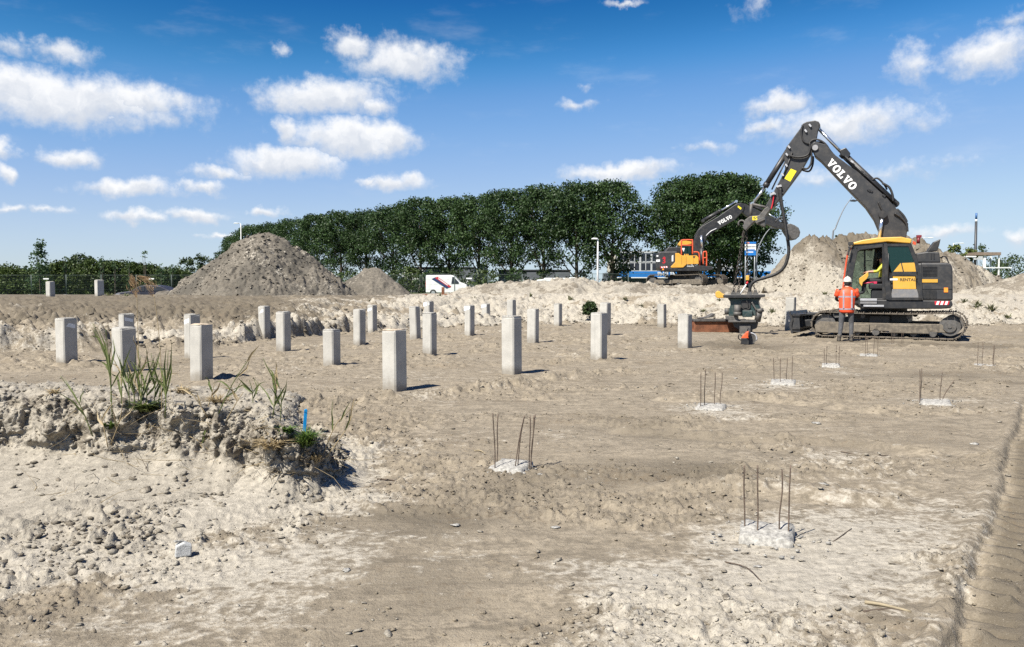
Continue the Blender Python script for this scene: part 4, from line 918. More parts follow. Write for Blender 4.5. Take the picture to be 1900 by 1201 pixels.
def pile(name, l, sp, r, top, base, label, sticker=0, rusty=0, lean=(0, 0), z=None, d=None, seed=0):
    x, y, zz = G(sp, base, 0) if z is None else P(sp, base, d)
    # the front edge of the pile stands at (x, y); the axis lies behind it
    ang = math.atan2(x, y); wl, wr = max(sp-l, 1), max(r-sp, 1)
    rt = wr/wl; v = (-math.sin(ang), -math.cos(ang))
    # r/l = (v.x sin + -v.y cos)/(-v.x cos + -v.y sin)
    a_, b_ = v[0], -v[1]; tt = (b_+rt*a_)/(rt*b_-a_); phi = max(R(48), min(R(66), math.atan(tt)))
    dist = math.hypot(x, y)
    s = (wl+wr)*y/FPX/((a_*math.sin(phi)+b_*math.cos(phi))+(-a_*math.cos(phi)+b_*math.sin(phi))); s = max(.235, min(.30, s))
    nl = Vector((-math.cos(phi), -math.sin(phi))); nr = Vector((math.sin(phi), -math.cos(phi)))
    c = Vector((x, y))-(nl+nr)*s/2; zg = hz(c.x, c.y) if z is None else z
    h = EYE+(534-top)/FPX*c.y-zg
    o = empty(name, (c.x, c.y, zg), phi-math.pi/2, label, 'concrete pile', 'driven concrete piles standing in the pit')
    rr = random.Random(seed+3)
    if lean != (0, 0): o.rotation_euler = (lean[0], lean[1], phi-math.pi/2)
    q = s/2; mb = MB(); ch = .022; n = 5                      # shaft with chamfered corners
    ring = []
    for k, (cx_, cy_) in enumerate(((1,1),(-1,1),(-1,-1),(1,-1))):
        for u in ((0, 1), (1, 0)) if k % 2 else ((1, 0), (0, 1)): ring.append((cx_*(q-ch*(1-u[0]) if True else q), cy_*(q-ch*(1-u[1]))))
    def ringat(z_, sc=1.0, j=0): return [(px_*sc+rr.uniform(-j, j), py_*sc+rr.uniform(-j, j), z_+rr.uniform(-j, j)*1.5) for px_, py_ in ring]
    mb.loft([ringat(-.5), ringat(h*.5), ringat(h-.035, 1.0, .004), ringat(h-.006, .975, .006)], True)
    for i in range(len(mb.sm)): mb.sm[i] = False
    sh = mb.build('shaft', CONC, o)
    mc = MB(); mc.loft([ringat(h-.012, .97, .004), ringat(h+.006, .93, .006), ringat(h+.014, .6, .008)], True); mc.build('broken_top', RUSTY_TOP if rusty else CHIP, o)
    if sticker:
        ms = MB(); e = .0015; zt = h-(.07 if sticker < 3 else .03); ww = .20 if sticker < 3 else .26
        if sticker == 2: ms.add([(q+e, -ww/2, zt), (q+e, ww/2, zt-.05), (q+e, ww/2, zt-.13), (q+e, -ww/2, zt-.085)], [(0,1,2,3)])
        else: ms.add([(-ww/2, -q-e, zt-.05 if sticker == 1 else zt), (ww/2, -q-e, zt-.0 if sticker == 3 else zt-.0), (ww/2, -q-e, zt-.085), (-ww/2, -q-e, zt-.14)], [(0,1,2,3)])
        ms.build('paper_label', PAPER, sh)
    return o
PL = [ # left, edge, right, top, base, label, sticker, rusty
 (105,119.5,143,591,675,'leftmost pile in the pit, paper label on its shaded side',2,0),
 (221,229,249,583,648,'pile half hidden behind a wider one at left, label on its shaded side',2,0),
 (202.5,226,263,608.6,692,'pile behind the reeds on the sand bank, brightly lit at left',0,0),
 (342,353,372,584,666,'pile hidden behind the rusty-topped pile at left, white label on lit side',1,0),
 (352.5,372.5,396,602,707,'rusty-topped pile at the right end of the sand bank',0,1),
 (479.7,490.8,502.6,568.7,632.6,'pile before the tall soil heap, farther left of the pair, white label at top',1,0),
 (511.8,526.8,540.8,579,652,'pile with chipped edge, nearer right one of the pair before the tall heap',1,0),
 (598.7,618,633.4,612,682,'short bright pile left of the nearest central pile, long shadow on the ground',0,0),
 (654.7,667,679.5,574.7,640.5,'pile with slanting white label between the short bright pile and the small soil heap',1,0),
 (681.6,691.3,700.8,566.6,618.7,'far pile with white label under the right foot of the small soil heap',1,0),
 (708,733.7,757,612,728,'nearest and largest pile, standing left of centre',0,1),
 (760,773,782,569.5,631,'pile leaning left beside the tall central pile',0,0),
 (787,796,804.5,559.5,622,'far pile peeping out above the tall central pile',3,0),
 (783,800,811.6,581,661.6,'tall slim pile right of the nearest one, a leaning pile on its left',0,0),
 (861,871.6,881.5,567,624,'pile with white label left of the large centre pile, two steps away',3,0),
 (893,903,910,564,601.6,'small far pile by the broken dark bank left of the middle',3,0),
 (940,951,958.5,557,612,'far pile peeping out above the large centre pile',0,0),
 (929.5,953,970,587,697,'large bright pile in the very centre with a crack line down its face',0,0),
 (977,993,1000.5,574,638,'pile close behind the large centre pile on its right',0,0),
 (1027,1037,1043.5,564,605.5,'small far pile standing alone right of centre at the bank',0,0),
 (1112,1125.5,1134,562,622.6,'pile tucked behind the bright pile beside the round shrub',0,0),
 (1094.5,1115,1127.5,581,670,'bright pile in front of the round shrub with a line down its face',0,0),
 (1219.5,1231.6,1237,565,609,'far pile at the right, against the pale sandy bank',0,0),
 (1257,1276,1284.5,583.5,645.5,'bright pile left of the rusty trough and hammer',0,0)]
for i, (l, sp, r, top, base, lab, st, ru) in enumerate(PL):
    pile('concrete_pile', l, sp, r, top, base, lab, st, ru, (R(0), R(-2.2)) if 'leaning left' in lab else (R(random.Random(i).uniform(-.5,.5)), R(random.Random(i+50).uniform(-.5,.5))), seed=i)
pile('concrete_pile', 1456, 1472, 1475.5, 552, 614, 'pile at the blade of the large excavator', 0, 0, (R(-.5), R(1.2)), seed=30)
for l, sp, r, top, base, lab, d in ((85.5,92.5,101.5,523,552,'left one of two piles on the higher ground by the fence',34.2),(176,180.5,192.5,520,553,'right one of two piles on the higher ground by the fence',33.4)):
    x = (sp-950)/1500*d; pile('concrete_pile', l, sp, r, top, base, lab, 0, 0, (0,0), hz(x, d)-.02, d, seed=40)
# thin construction seam down some faces is part of the casting
# ------------------------------------------------------------------ cut-off pile heads with bare reinforcement
def stub(px, base, wpx, bars, label, seed, hgt=.09, tilt=0, half=False):
    x, y, _ = G(px, base, 0); s = max(.22, min(.36, wpx*y/FPX*.92)); zg = hz(x, y+s*.6)
    o = empty('pile_stub', (x, y+s*.6, zg), 0, label, 'pile stub', 'cut-off pile heads with bare reinforcement')
    g = np.random.default_rng(seed); n = 15; u = np.linspace(-1, 1, n); U, Vv = np.meshgrid(u, u); ph = -(PHI-math.pi/2)*.55 if not half else .3
    edge = np.maximum(np.abs(U), np.abs(Vv)); X, Y = U*s/2, Vv*s/2
    Z = hgt*(.85+.25*fbm(X+seed, Y, .15, 3, seed)+.22*fbm(X+seed, Y, .04, 2, seed+5))+.10*Y; Z = np.where(edge > .99, -.06, Z*np.where(edge > .8, .86, 1))
    X = X*np.where(edge > .99, 1.06, np.where(edge > .85, 1.14, 1))+g.normal(0, .004, X.shape); Y = Y*np.where(edge > .99, 1.06, np.where(edge > .85, 1.14, 1))+g.normal(0, .004, X.shape)
    a = R(-22); V = np.stack([X*math.cos(a)-Y*math.sin(a), X*math.sin(a)+Y*math.cos(a), Z], -1).reshape(-1, 3)
    me = mesh_np('concrete_head', V, grid_faces(n, n)); hd = add_obj('concrete_head', me, CHIP, o)
    # rubble at its foot
    vs, fs = [], []; b = 0
    for k in range(70):
        r_ = s*(.5+.75*g.random()**1.3); t = g.random()*6.28; V_, F_ = PROT[k % 8]; sc = .004+.012*g.random()**2.5
        vs.append(V_*sc+np.array([math.cos(t)*r_, math.sin(t)*r_, sc*.3+.012])); fs.append(F_+b); b += len(V_)
    rb = add_obj('rubble', mesh_np('rubble', np.concatenate(vs), np.concatenate(fs)), CHIP, o); rb['kind'] = 'stuff'
    for bx, top, ex in bars:                     # bar foot (px), top y, sideways drift of the top (px)
        xx = (bx-px)*y/FPX; yy = ((hash((bx, seed)) % 7)-3)/3*s*.28; k_ = (y+s*.6+yy)/y; zt = EYE+(534-top)/FPX*(y+s*.6+yy)-zg
        dx = ex*y/FPX; rr = random.Random(bx); pts = [(xx*k_, yy, 0), (xx*k_+dx*.25+rr.uniform(-.006, .006), yy+.005, zt*.35), (xx*k_+dx*.6+rr.uniform(-.006, .006), yy-.004, zt*.7), (xx*k_+dx, yy, zt)]
        m = MB(); m.tube(pts, .0046 if y < 9 else .0052, 6, 4); m.build('rebar', REBAR, o)
    return o
stub(948, 886, 74, [(918,768,-4),(921,770,3),(955,775,18),(960,772,14),(984,770,10),(986,772,5),(982,773,2)], 'broken pile head with splayed bars left of the others, on dark damp soil', 401, .06)
stub(1441, 1020, 106, [(1402,866,-2),(1420,866,-1),(1462,874,3),(1476,866,2)], 'nearest white pile head with four straight bars, lower right', 402, .075)
stub(1326, 766, 56, [(1306,692,0),(1316,686,1),(1334,692,1),(1345,692,3)], 'pile head with four bars in the middle row, left of its neighbour', 403, .045)
stub(1462, 717, 56, [(1448,664,-2),(1455,664,0),(1472,664,1),(1478,660,1)], 'pile head with four bars and dark chipped corner, middle row', 404, .05)
stub(1549, 684, 34, [(1537,646,-1),(1543,642,0),(1558,640,1),(1562,642,0)], 'small bright pile head directly below the worker', 405, .07)
stub(1620, 662, 34, [(1611,620,0),(1616,624,0),(1629,622,1),(1634,626,0)], 'small pile head in front of the track middle', 406, .04)
stub(1674, 641, 30, [(1663,610,0),(1668,614,0),(1679,612,0),(1684,616,0)], 'small flat pile head close to the excavator track', 407, .03)
stub(1752, 758, 56, [(1727,686,-1),(1732,684,0),(1765,690,3),(1770,706,24)], 'pile head at the right with one bar bent outwards', 408, .05)
stub(1842, 682, 40, [(1828,634,0),(1831,634,0),(1852,640,1),(1855,642,0)], 'flat pile head farthest right, behind the one with a bent bar', 409, .035)

# ------------------------------------------------------------------ loose things on the ground
def chunk(px, py, size, label, seed, mat=None, z=None, flat=.6):
    x, y, _ = G(px, py, 0 if z is None else z); s = size*y/FPX/2; V, F = clod_proto(seed, 2)
    V = V*s*np.array([1, .8, flat])*(1+.35*fbm3(V[:, 0]+seed, V[:, 1], V[:, 2], .9, 3, seed))[:, None]; zz = hz(x, y) if z is None else z
    o = add_obj('concrete_chunk', mesh_np('concrete_chunk', V, F), mat or CHIP, None, (x, y, zz+s*flat*.45), (0, 0, seed)); tag(o, label, 'rubble', 'pale bits of concrete lying in the pit'); return o
CH = [(1030,982,16,'pale flat chip a little right of the broken pile head with splayed bars'),(1083,958,13,'small white chip farther right of the splayed bars'),(845,978,18,'pale lump left below the splayed bars'),(1066,918,14,'thin white chip just right of the splayed bars'),(643,1062,18,'white torn scrap at lower centre left'),
 (1528,914,16,'white chip right of the bars of the nearest pile head'),(1808,828,17,'bright white chip near the track prints at right'),(1365,705,10,'white chip between the two middle pile heads'),(1515,790,16,'pale flat piece right of the middle, before the track print'),(1406,1056,14,'small pale piece below the nearest pile head'),(1215,1075,12,'pale round chip at lower centre right'),(863,880,10,'white crumb left of the splayed bars'),(1340,1034,10,'small chip left of the nearest pile head')]
for i, (px, py, s, l) in enumerate(CH): chunk(px, py, s, l, 500+i, flat=.35)
# the grey broken block at the foot of the sand bank
x, y, _ = G(340, 1030, .02); s = 30*y/FPX
o = empty('broken_block', (x, y, hz(x, y)+.02), R(25), 'pale grey broken concrete block lying at the foot of the sand bank', 'rubble')
m = MB(); m.prism([(-.5*s,-.1*s),(-.42*s,.62*s),(.05*s,.78*s),(.5*s,.55*s),(.46*s,-.1*s)], -.3*s, .35*s); m.build('block', pm('grey_block', (.40,.40,.385), .85, .15, 25, bump=.5, bscale=80), o, .006)
m = MB(); m.box((-.25*s, .1*s, .82*s), (.55*s, .25*s, .12*s), (0, .15, .3)); m.build('chip', CHIP, o, .003)
# blue marker peg
x, y, bz = bank_hit(569, 797)
tag(MB().prism([(-.011,-.12),(.011,-.12),(.012,.155),(.007,.165),(-.011,.16)], -.006, .006).build('marker_peg', pm('blue_plastic', (.0,.24,.55), .45, .1, 20), None, .001, (x, y, bz), (R(3), R(4), R(20))), 'bright blue plastic marker peg stuck in a grass tuft on the sand bank', 'peg')
# sticks
M_STICK = pm('dry_stick', (.22,.18,.115), .8, .25, 20); M_DSTICK = pm('dark_stick', (.07,.05,.035), .85, .3, 20)
def stick(pts, r, label, mat, zs=None):
    W_ = []
    for i, (px, py) in enumerate(pts):
        zz = 0 if zs is None else zs[i]; x, y, _ = G(px, py, zz); W_.append(Vector((x, y, (bank_z(x, y) if zs is not None and zs[i] > .05 else hz(x, y))+r*1.5+(0 if zs is None else 0))))
    c = W_[0].copy(); m = MB(); m.tube([p-c for p in W_], [r, r*.6], 6, 3); o = m.build('dry_stick', mat, None, loc=c); tag(o, label, 'stick', 'dry sticks and stalks lying about'); return o
stick([(1604,1131),(1640,1137),(1690,1150)], .010, 'pale dry stick lying flat at lower right', M_STICK)
stick([(1602,1146),(1650,1142),(1680,1149)], .006, 'thin dark stick beside the pale dry one at lower right', M_DSTICK)
stick([(1560,845),(1600,850),(1650,851)], .005, 'thin stick near the track print ridge in the middle right', M_DSTICK)
stick([(1770,766),(1795,768),(1822,771)], .012, 'straight stick lying right of the pile head with the bent bar', M_DSTICK)
stick([(700,895),(735,898),(775,905)], .006, 'green-brown stalk lying on the floor right of the sand bank', M_DSTICK)
stick([(880,845),(895,847),(915,866)], .008, 'pale curled stalk leaning behind the splayed bars', M_STICK)
stick([(1345,1048),(1385,1060),(1412,1088)], .004, 'thin twig on the ground below the nearest pile head', M_DSTICK)
stick([(1545,1010),(1560,1000),(1580,985)], .004, 'twig right of the nearest pile head', M_DSTICK)

# ------------------------------------------------------------------ reeds and grass on the sand bank
REED = leafmat('reed_leaf', (.075,.10,.028), (.17,.20,.065), trans=.3); DRY = leafmat('dry_reed', (.26,.20,.11), (.42,.33,.19), trans=.2); PLUME = leafmat('reed_plume', (.26,.17,.09), (.42,.29,.16), trans=.3); GRASS = leafmat('tuft_grass', (.06,.11,.02), (.14,.20,.045), trans=.3)
def blade(pts, w_):
    pts = [Vector(p) for p in pts]; n = len(pts); m = MB(); vs = []; fs = []
    for i, p in enumerate(pts):
        t = pts[min(i+1, n-1)]-pts[max(i-1, 0)]; s = t.cross(Vector((.25, -1, .1)))
        s = s.normalized() if s.length > 1e-6 else Vector((1,0,0)); k = w_*(1-abs(2*(i/(n-1))**.8-.75)/1.3) if 0 < i < n-1 else (w_*.35 if i == 0 else 0.0005)
        fold = Vector((0, w_*.25, 0)) if 0 < i < n-1 else Vector((0, 0, 0))
        vs += [p-s*k*.5, p+fold, p+s*k*.5]
    for i in range(n-1): fs += [(i*3, i*3+1, i*3+4, i*3+3), (i*3+1, i*3+2, i*3+5, i*3+4)]
    m.add(vs, fs, True); return m
def pxpt(px, py, d): return Vector(P(px, py, d))
def reed(name, root, d, stems, label, seed, cat='reed', dry=0):
    """stems: list of (pixel path of the stem, [leaf pixel paths])"""
    d = bank_hit(*root)[1]; b0 = pxpt(*root, d); o = empty(name, b0, 0, label, cat, 'reeds growing on the sand bank'); rr = random.Random(seed)
    for pts, leaves in stems:
        dd = d+rr.uniform(-.10, .10); W_ = [pxpt(a, b, dd)-b0 for a, b in pts]; W_[0].z -= .04
        m = MB(); m.tube(W_, [.0042, .0018], 5, 3); m.build('stem', DRY if dry else REED, o)
        for lp in leaves:
            d1 = dd+rr.uniform(-.12, .12); L = [pxpt(a, b, dd+(d1-dd)*i/max(1, len(lp)-1))-b0 for i, (a, b) in enumerate(lp)]
            S_ = []
            for i in range(len(L)-1):
                for k in range(3): S_.append(L[i].lerp(L[i+1], k/3))
            S_.append(L[-1]); blade(S_, rr.uniform(.012, .020)).build('leaf', (DRY if rr.random() < .15+dry else REED), o)
        # smaller leaves off the stem
        for k in range(1):
            f = rr.uniform(.25, .85); i = min(int(f*(len(W_)-1)), len(W_)-2); p = W_[i].lerp(W_[i+1], f*(len(W_)-1)-i); a = rr.uniform(-1, 1); L_ = rr.uniform(.10, .22)
            blade([p+Vector((a*L_*t, rr.uniform(-.03, .03)*t, L_*(1.15*t-.55*t*t*abs(a)*2))) for t in (0, .2, .4, .6, .8, 1)], rr.uniform(.010, .018)).build('leaf', DRY if rr.random() < .25+dry else REED, o)
    return o
reed('reed_plant', (210,765), 6.5, [([(208,765),(204,700),(190,640),(172,600)], [[(204,700),(196,650),(172,608)],[(200,670),(188,640),(168,605)]]),
   ([(205,765),(206,700),(200,650),(196,610)], [[(206,700),(203,660),(210,628)],[(204,690),(213,650),(209,625)],[(206,720),(222,690),(208,660)],[(205,700),(195,640),(180,605)]])], 'tall green reed at the left of the clump on the sand bank', 1)
reed('reed_plant', (228,760), 6.45, [([(225,760),(226,700),(222,660)], [[(226,720),(224,690),(207,662)],[(226,740),(218,700),(199,690)],[(226,700),(233,670),(245,640)]])], 'short green reed next to the tall one on the bank', 2)
reed('reed_plant', (262,752), 6.5, [([(262,752),(262,700),(256,650)], [[(262,720),(252,690),(234,655)],[(262,735),(246,700),(233,665)],[(262,740),(272,700),(290,655)],[(262,745),(280,700),(296,650)],[(262,745),(255,700),(262,665)]]),
   ([(270,752),(275,710),(285,670)], [[(275,715),(290,680),(300,640)],[(272,730),(262,690),(245,670)],[(272,735),(285,720),(297,690)]]), ([(252,752),(246,720),(236,690)], [[(246,720),(230,700),(221,672)],[(250,735),(240,705),(241,680)]])], 'bushy green reed clump in the middle of the sand bank', 3)
reed('reed_plant', (240,748), 6.5, [([(240,748),(238,705),(230,668)], [[(238,710),(226,680),(214,650)],[(239,725),(250,690),(252,650)],[(239,735),(228,705),(222,690)]]), ([(248,748),(252,700),(262,660)], [[(251,705),(268,680),(276,645)],[(250,725),(240,690),(232,660)]])], 'dense green reed between the tall left reed and the bushy clump', 14)
reed('reed_plant', (285,755), 6.45, [([(285,755),(288,705),(280,655)], [[(288,715),(276,680),(270,640)],[(287,725),(300,700),(308,668)],[(286,740),(296,715),(312,700)]]), ([(292,755),(298,715),(302,680)], [[(297,720),(288,690),(284,660)],[(296,735),(308,712),(316,690)]])], 'leafy green reed between the bushy clump and the upright one', 15)
reed('reed_plant', (308,765), 6.4, [([(306,765),(310,700),(312,650)], [[(308,720),(305,680),(309,640)],[(309,710),(317,675),(319,632)],[(308,740),(303,700),(290,660)],[(308,735),(318,690),(316,655)]])], 'upright green reed at the right of the middle clump', 4)
reed('reed_plant', (505,770), 6.6, [([(505,770),(512,720),(500,690),(488,665)], [[(512,735),(506,700),(490,672)],[(510,745),(514,705),(512,670)],[(508,755),(522,730),(532,712)],[(508,755),(495,730),(470,700)]]), ([(520,775),(522,735),(514,705)], [[(521,750),(530,725),(533,700)],[(521,755),(510,730),(500,715)]])], 'green reed with pointed leaves left of the blue peg', 5)
reed('reed_plant', (470,750), 6.7, [([(470,752),(468,725),(462,705)], [[(468,730),(450,715),(424,728)],[(468,728),(452,712),(440,700)],[(470,740),(478,720),(470,702)]])], 'low arching reed on the bank right of the rusty-topped pile', 6)
reed('reed_plant', (400,755), 6.2, [([(405,758),(430,715),(458,672),(480,642)], [[(458,672),(468,655),(482,640)],[(440,700),(458,684),(465,660)],[(415,740),(438,725),(452,700)]])], 'long slanting reed leaning right over the bank', 7)
reed('reed_plant', (172,800), 6.0, [([(172,800),(150,755),(128,720),(112,698)], [[(150,755),(130,720),(118,700)],[(160,775),(135,745),(98,722)]])], 'reed leaning left at the edge of the bank', 8)
reed('reed_plant', (598,830), 6.3, [([(600,832),(622,790),(645,765),(668,740)], [[(632,782),(640,762),(652,742)]]), ([(606,838),(640,800),(655,770)], [[(640,800),(648,780),(649,758)]])], 'thin bent stalk at the right end of the bank', 9, dry=.3)
reed('reed_plant', (400,842), 5.65, [([(398,845),(440,890),(480,930),(510,968)], [[(402,848),(398,870),(392,905)],[(404,848),(420,862),(432,880)],[(402,848),(396,880),(394,900)]])], 'fallen reed hanging down the bank face with drooping leaves', 10)
reed('reed_plant', (355,800), 5.9, [([(352,800),(372,822),(395,842)], [[(372,822),(386,812),(402,815)],[(365,815),(380,835),(384,850)]]), ([(395,800),(392,830),(388,858)], [[(392,830),(380,845),(376,860)]])], 'brownish tangled reed lying over the bank lip', 11, dry=.5)
reed('reed_plant', (385,765), 6.3, [([(385,765),(360,735),(335,712)], [[(360,735),(340,722),(322,722)]]), ([(380,765),(392,735),(398,712)], [[(392,735),(404,722),(410,706)]]), ([(420,770),(440,745),(452,728)], [[(440,745),(432,728),(428,712)]])], 'loose dry reed stalks on the middle of the bank', 12, dry=.55)
reed('reed_plant', (205,815), 5.95, [([(205,815),(222,780),(228,745)], [[(222,780),(240,765),(252,748)],[(215,795),(212,770),(205,750)]]), ([(200,820),(192,790),(186,770)], [[(192,790),(182,778),(180,762)]])], 'pale dry stalks in front of the left reeds', 13, dry=.8)
def plume(stem, head, d, label, seed, droop):
    d = bank_hit(*stem[0])[1]; b0 = pxpt(*stem[0], d); o = empty('plumed_reed', b0, 0, label, 'reed', 'dry reeds with feathery plumes'); rr = random.Random(seed)
    W_ = [pxpt(a, b, d)-b0 for a, b in stem]; W_[0].z -= .05; m = MB(); m.tube(W_, [.0035, .002], 5, 3); m.build('stem', DRY, o)
    Hh = [pxpt(a, b, d)-b0 for a, b in head]; m = MB()
    for k in range(240):
        u = rr.random()**.8; f = u*(len(Hh)-1); i = min(int(f), len(Hh)-2); p = Hh[i].lerp(Hh[i+1], f-i); wd = .028*math.sin(math.pi*min(1, u*.85+.12))+.004
        tdir = (Hh[min(i+1, len(Hh)-1)]-Hh[i]).normalized(); q = p+Vector((rr.gauss(0, 1), rr.gauss(0, 1), rr.gauss(0, .6)))*wd*.6
        e = q+tdir*rr.uniform(.02, .045)+Vector((droop*rr.uniform(.0, .03), rr.uniform(-.012, .012), -rr.uniform(0, .012))); s = Vector((rr.uniform(-1, 1), rr.uniform(-1, 1), rr.uniform(-.5, .5)))*.0028
        m.add([q-s, q+s, e], [(0, 1, 2)])
    m.build('plume', PLUME, o); return o
plume([(256,755),(258,690),(256,620),(254,545)], [(254,552),(250,530),(246,515)], 6.5, 'upright dry plumed reed, left of two above the bank', 21, -.4)
plume([(300,755),(299,680),(293,600),(285,545)], [(285,550),(283,532),(276,520),(266,514)], 6.4, 'dry reed with nodding plume, right of two above the bank', 22, -1)
def tuft(px, py, h, w_, n, label, mat, seed, wide=.006):
    x, y, z = bank_hit(px, py); o = empty('grass_tuft', (x, y, z-.01), 0, label, 'grass', 'grass tufts on the sand bank'); add_obj('leaves', weed_mesh(seed, h, w_, n, wide), mat, o); return o
tuft(565, 815, .15, .16, 240, 'fresh green grass tuft round the blue peg', GRASS, 601)
tuft(530, 795, .09, .14, 80, 'low green leaves left of the blue peg', GRASS, 602, .012)
tuft(508, 822, .10, .2, 150, 'matted dry grass hanging over the lip below the peg', DRY, 603)
tuft(275, 752, .10, .18, 110, 'small green leaves at the foot of the middle reeds', REED, 604, .014)
tuft(400, 742, .12, .22, 150, 'dry brown grass at the right part of the bank', DRY, 605)
tuft(208, 785, .07, .07, 36, 'moss-green tuft on the lip at left', GRASS, 606, .012)
tuft(100, 725, .10, .14, 70, 'dry tuft at the far left of the bank', DRY, 607)
tuft(590, 845, .10, .12, 90, 'root beard hanging from the right end of the bank', DRY, 608)
tuft(335, 720, .09, .16, 90, 'sparse dry grass behind the upright reed on the bank', DRY, 609)

# dry stalks and broken stems littering the bank
def litter():
    g = random.Random(77); m = MB(); X, Y, Z, face = BANK
    sel = np.argwhere((X > -3.4) & (X < -1.2) & (Y > 4.9) & (Y < 7.4) & (Z > .12)); nsel = len(sel)
    for k in range(260):
        i, j = sel[g.randrange(nsel)]; p = Vector((X[i, j], Y[i, j], Z[i, j])); L = g.uniform(.04, .26)*(1 if g.random() < .8 else 1.8); a = g.random()*6.28; up = g.uniform(-.25, .75) if face[i, j] < .3 else g.uniform(-.9, .3)
        d = Vector((math.cos(a), math.sin(a)-.25, up)).normalized(); b = Vector((g.uniform(-1, 1), g.uniform(-1, 1), g.uniform(-.6, .6)))*L*.12
        m.tube([p-d*.01, p+d*L*.5+b, p+d*L], [g.uniform(.0012, .0028), .0008], 4, 2, False)
    tag(m.build('dry_stalks', DRY, None), 'thin dry stalks and roots littering the sand bank', None, None, 'stuff')
    m = MB()
    for k in range(90):
        i, j = sel[g.randrange(nsel)]; p = Vector((X[i, j], Y[i, j], Z[i, j])); L = g.uniform(.05, .2); a = g.random()*6.28
        d = Vector((math.cos(a), math.sin(a)-.25, g.uniform(-.5, .6))).normalized(); b = Vector((g.uniform(-1, 1), g.uniform(-1, 1), g.uniform(-.6, .6)))*L*.2
        m.tube([p-d*.01, p+d*L*.5+b, p+d*L], [g.uniform(.0015, .003), .001], 4, 2, False)
    tag(m.build('dark_roots', M_DSTICK, None), 'dark roots and twigs sticking out of the sand bank', None, None, 'stuff')
litter()
# ------------------------------------------------------------------ machines
M_VD = pm('dark_machine_paint', (.017,.0175,.019), .45, .15, 2.5, dust=.16, dustcol=(.20,.17,.13)); M_VD2 = pm('charcoal_panel', (.026,.0265,.028), .5, .12, 2.5, dust=.15, dustcol=(.22,.19,.15))
M_YEL = pm('yellow_paint', (0.5580,0.3060,0.0405), .4, .08, 3, dust=.15); M_OR = pm('orange_yellow_paint', (.62,.31,.035), .4, .08, 2, dust=.12); M_RAIL = pm('orange_rail', (0.5580,0.0720,0.0225), .45, .1, 6, dust=.12)
M_TRK = pm('muddy_track', (0.1035,0.0864,0.0666), .85, .3, 7, dust=.75, dustcol=(.21,.175,.13), bump=.5, bscale=35); M_TRKF = pm('dusty_track_frame', (.10,.085,.066), .85, .3, 5, dust=.8, dustcol=(.23,.195,.145), bump=.3)
M_ROD = pm('chrome_rod', (.62,.64,.66), .2, .05, 3, metal=.9); M_HOSE = pm('rubber_hose', (.014,.014,.015), .6, .2, 8, dust=.18, dustcol=(.15,.13,.10)); M_STEEL = pm('worn_steel', (.085,.082,.078), .6, .3, 8, metal=.3, dust=.4, dustcol=(.20,.17,.13))
M_SILV = pm('pressed_alu', (.42,.42,.43), .45, .1, 8, metal=.3); M_STEP = pm('grey_step', (.15,.15,.155), .6, .12, 6, dust=.3); M_PLAC = pm('yellow_placard', (.80,.64,.02), .5, .06, 9); M_LET = pm('white_letters', (.72,.72,.70), .5, .05, 5)
M_SEAT = pm('seat_cloth', (.012,.013,.015), .8, .2, 12); GLASS = glassmat('cab_glass', (.015,.045,.040), .35); GLASSD = glassmat('tinted_door_glass', (.008,.035,.033), .72); M_REDB = pm('red_reflective', (.50,.02,.03), .4, .1, 9); M_CHAIN = pm('chain_steel', (.055,.045,.038), .6, .3, 20, metal=.4)
M_TEAL = pm('dark_teal_paint', (.012,.035,.036), .45, .25, 6, dust=.35, dustcol=(.18,.15,.12)); M_PINK = pm('red_lever', (.45,.03,.08), .5, .1, 9)
class Fr:
    def __init__(s, O, f): s.O = np.array(O, float); s.f = np.array(f)/np.hypot(*f); s.l = np.array([-s.f[1], s.f[0]]); s.a = math.atan2(s.f[1], s.f[0])
    def q(s, px, py, y=0.0):
        d = ray(px, py); A = np.array([[d[0], -s.f[0]], [d[1], -s.f[1]]]); b = s.O[:2]+y*s.l
        t, x = np.linalg.solve(A, b); return (float(x), float(EYE+t*d[2]-s.O[2]))
    def qs(s, pts, y=0.0): return [s.q(a, b, y) for a, b in pts]
    def q3(s, px, py, y=0.0): x, z = s.q(px, py, y); return (x, y, z)
GL = {'V': [[(0,1),(.44,1),(.44,.84),(.35,.84),(.5,.38),(.65,.84),(.56,.84),(.56,1),(1,1),(1,.84),(.92,.84),(.62,0),(.38,0),(.08,.84),(0,.84)]],
      'L': [[(0,0),(.9,0),(.9,.40),(.73,.40),(.67,.17),(.45,.17),(.45,.84),(.56,.84),(.56,1),(0,1),(0,.84),(.12,.84),(.12,.17),(0,.17)]]}
GL['O'] = [[(.5+.5*math.cos(a0), .5+.52*math.sin(a0)), (.5+.5*math.cos(a1), .5+.52*math.sin(a1)), (.5+.19*math.cos(a1), .5+.33*math.sin(a1)), (.5+.19*math.cos(a0), .5+.33*math.sin(a0))] for a0, a1 in ((2*math.pi*k/20, 2*math.pi*(k+1)/20) for k in range(20))]
def brand(fr, p0, p1, hpx, y, parent, flip, out=1, mat=None):
    a, b = np.array(fr.q(*p0, y)), np.array(fr.q(*p1, y)); L = np.linalg.norm(b-a); r_ = (b-a)/L; u = np.array([r_[1], -r_[0]]) if flip else np.array([-r_[1], r_[0]])
    h = hpx/np.hypot(p1[0]-p0[0], p1[1]-p0[1])*L; m = MB(); adv = L/5
    for i, ch in enumerate('VOLVO'):
        for poly in GL[ch]:
            m.prism([tuple(a+r_*(i*adv+X*adv*.94)+u*h*Y) for X, Y in poly], y+out*.002, y+out*.008)
    return m.build('lettering', mat or M_LET, parent)
SHOE = {}
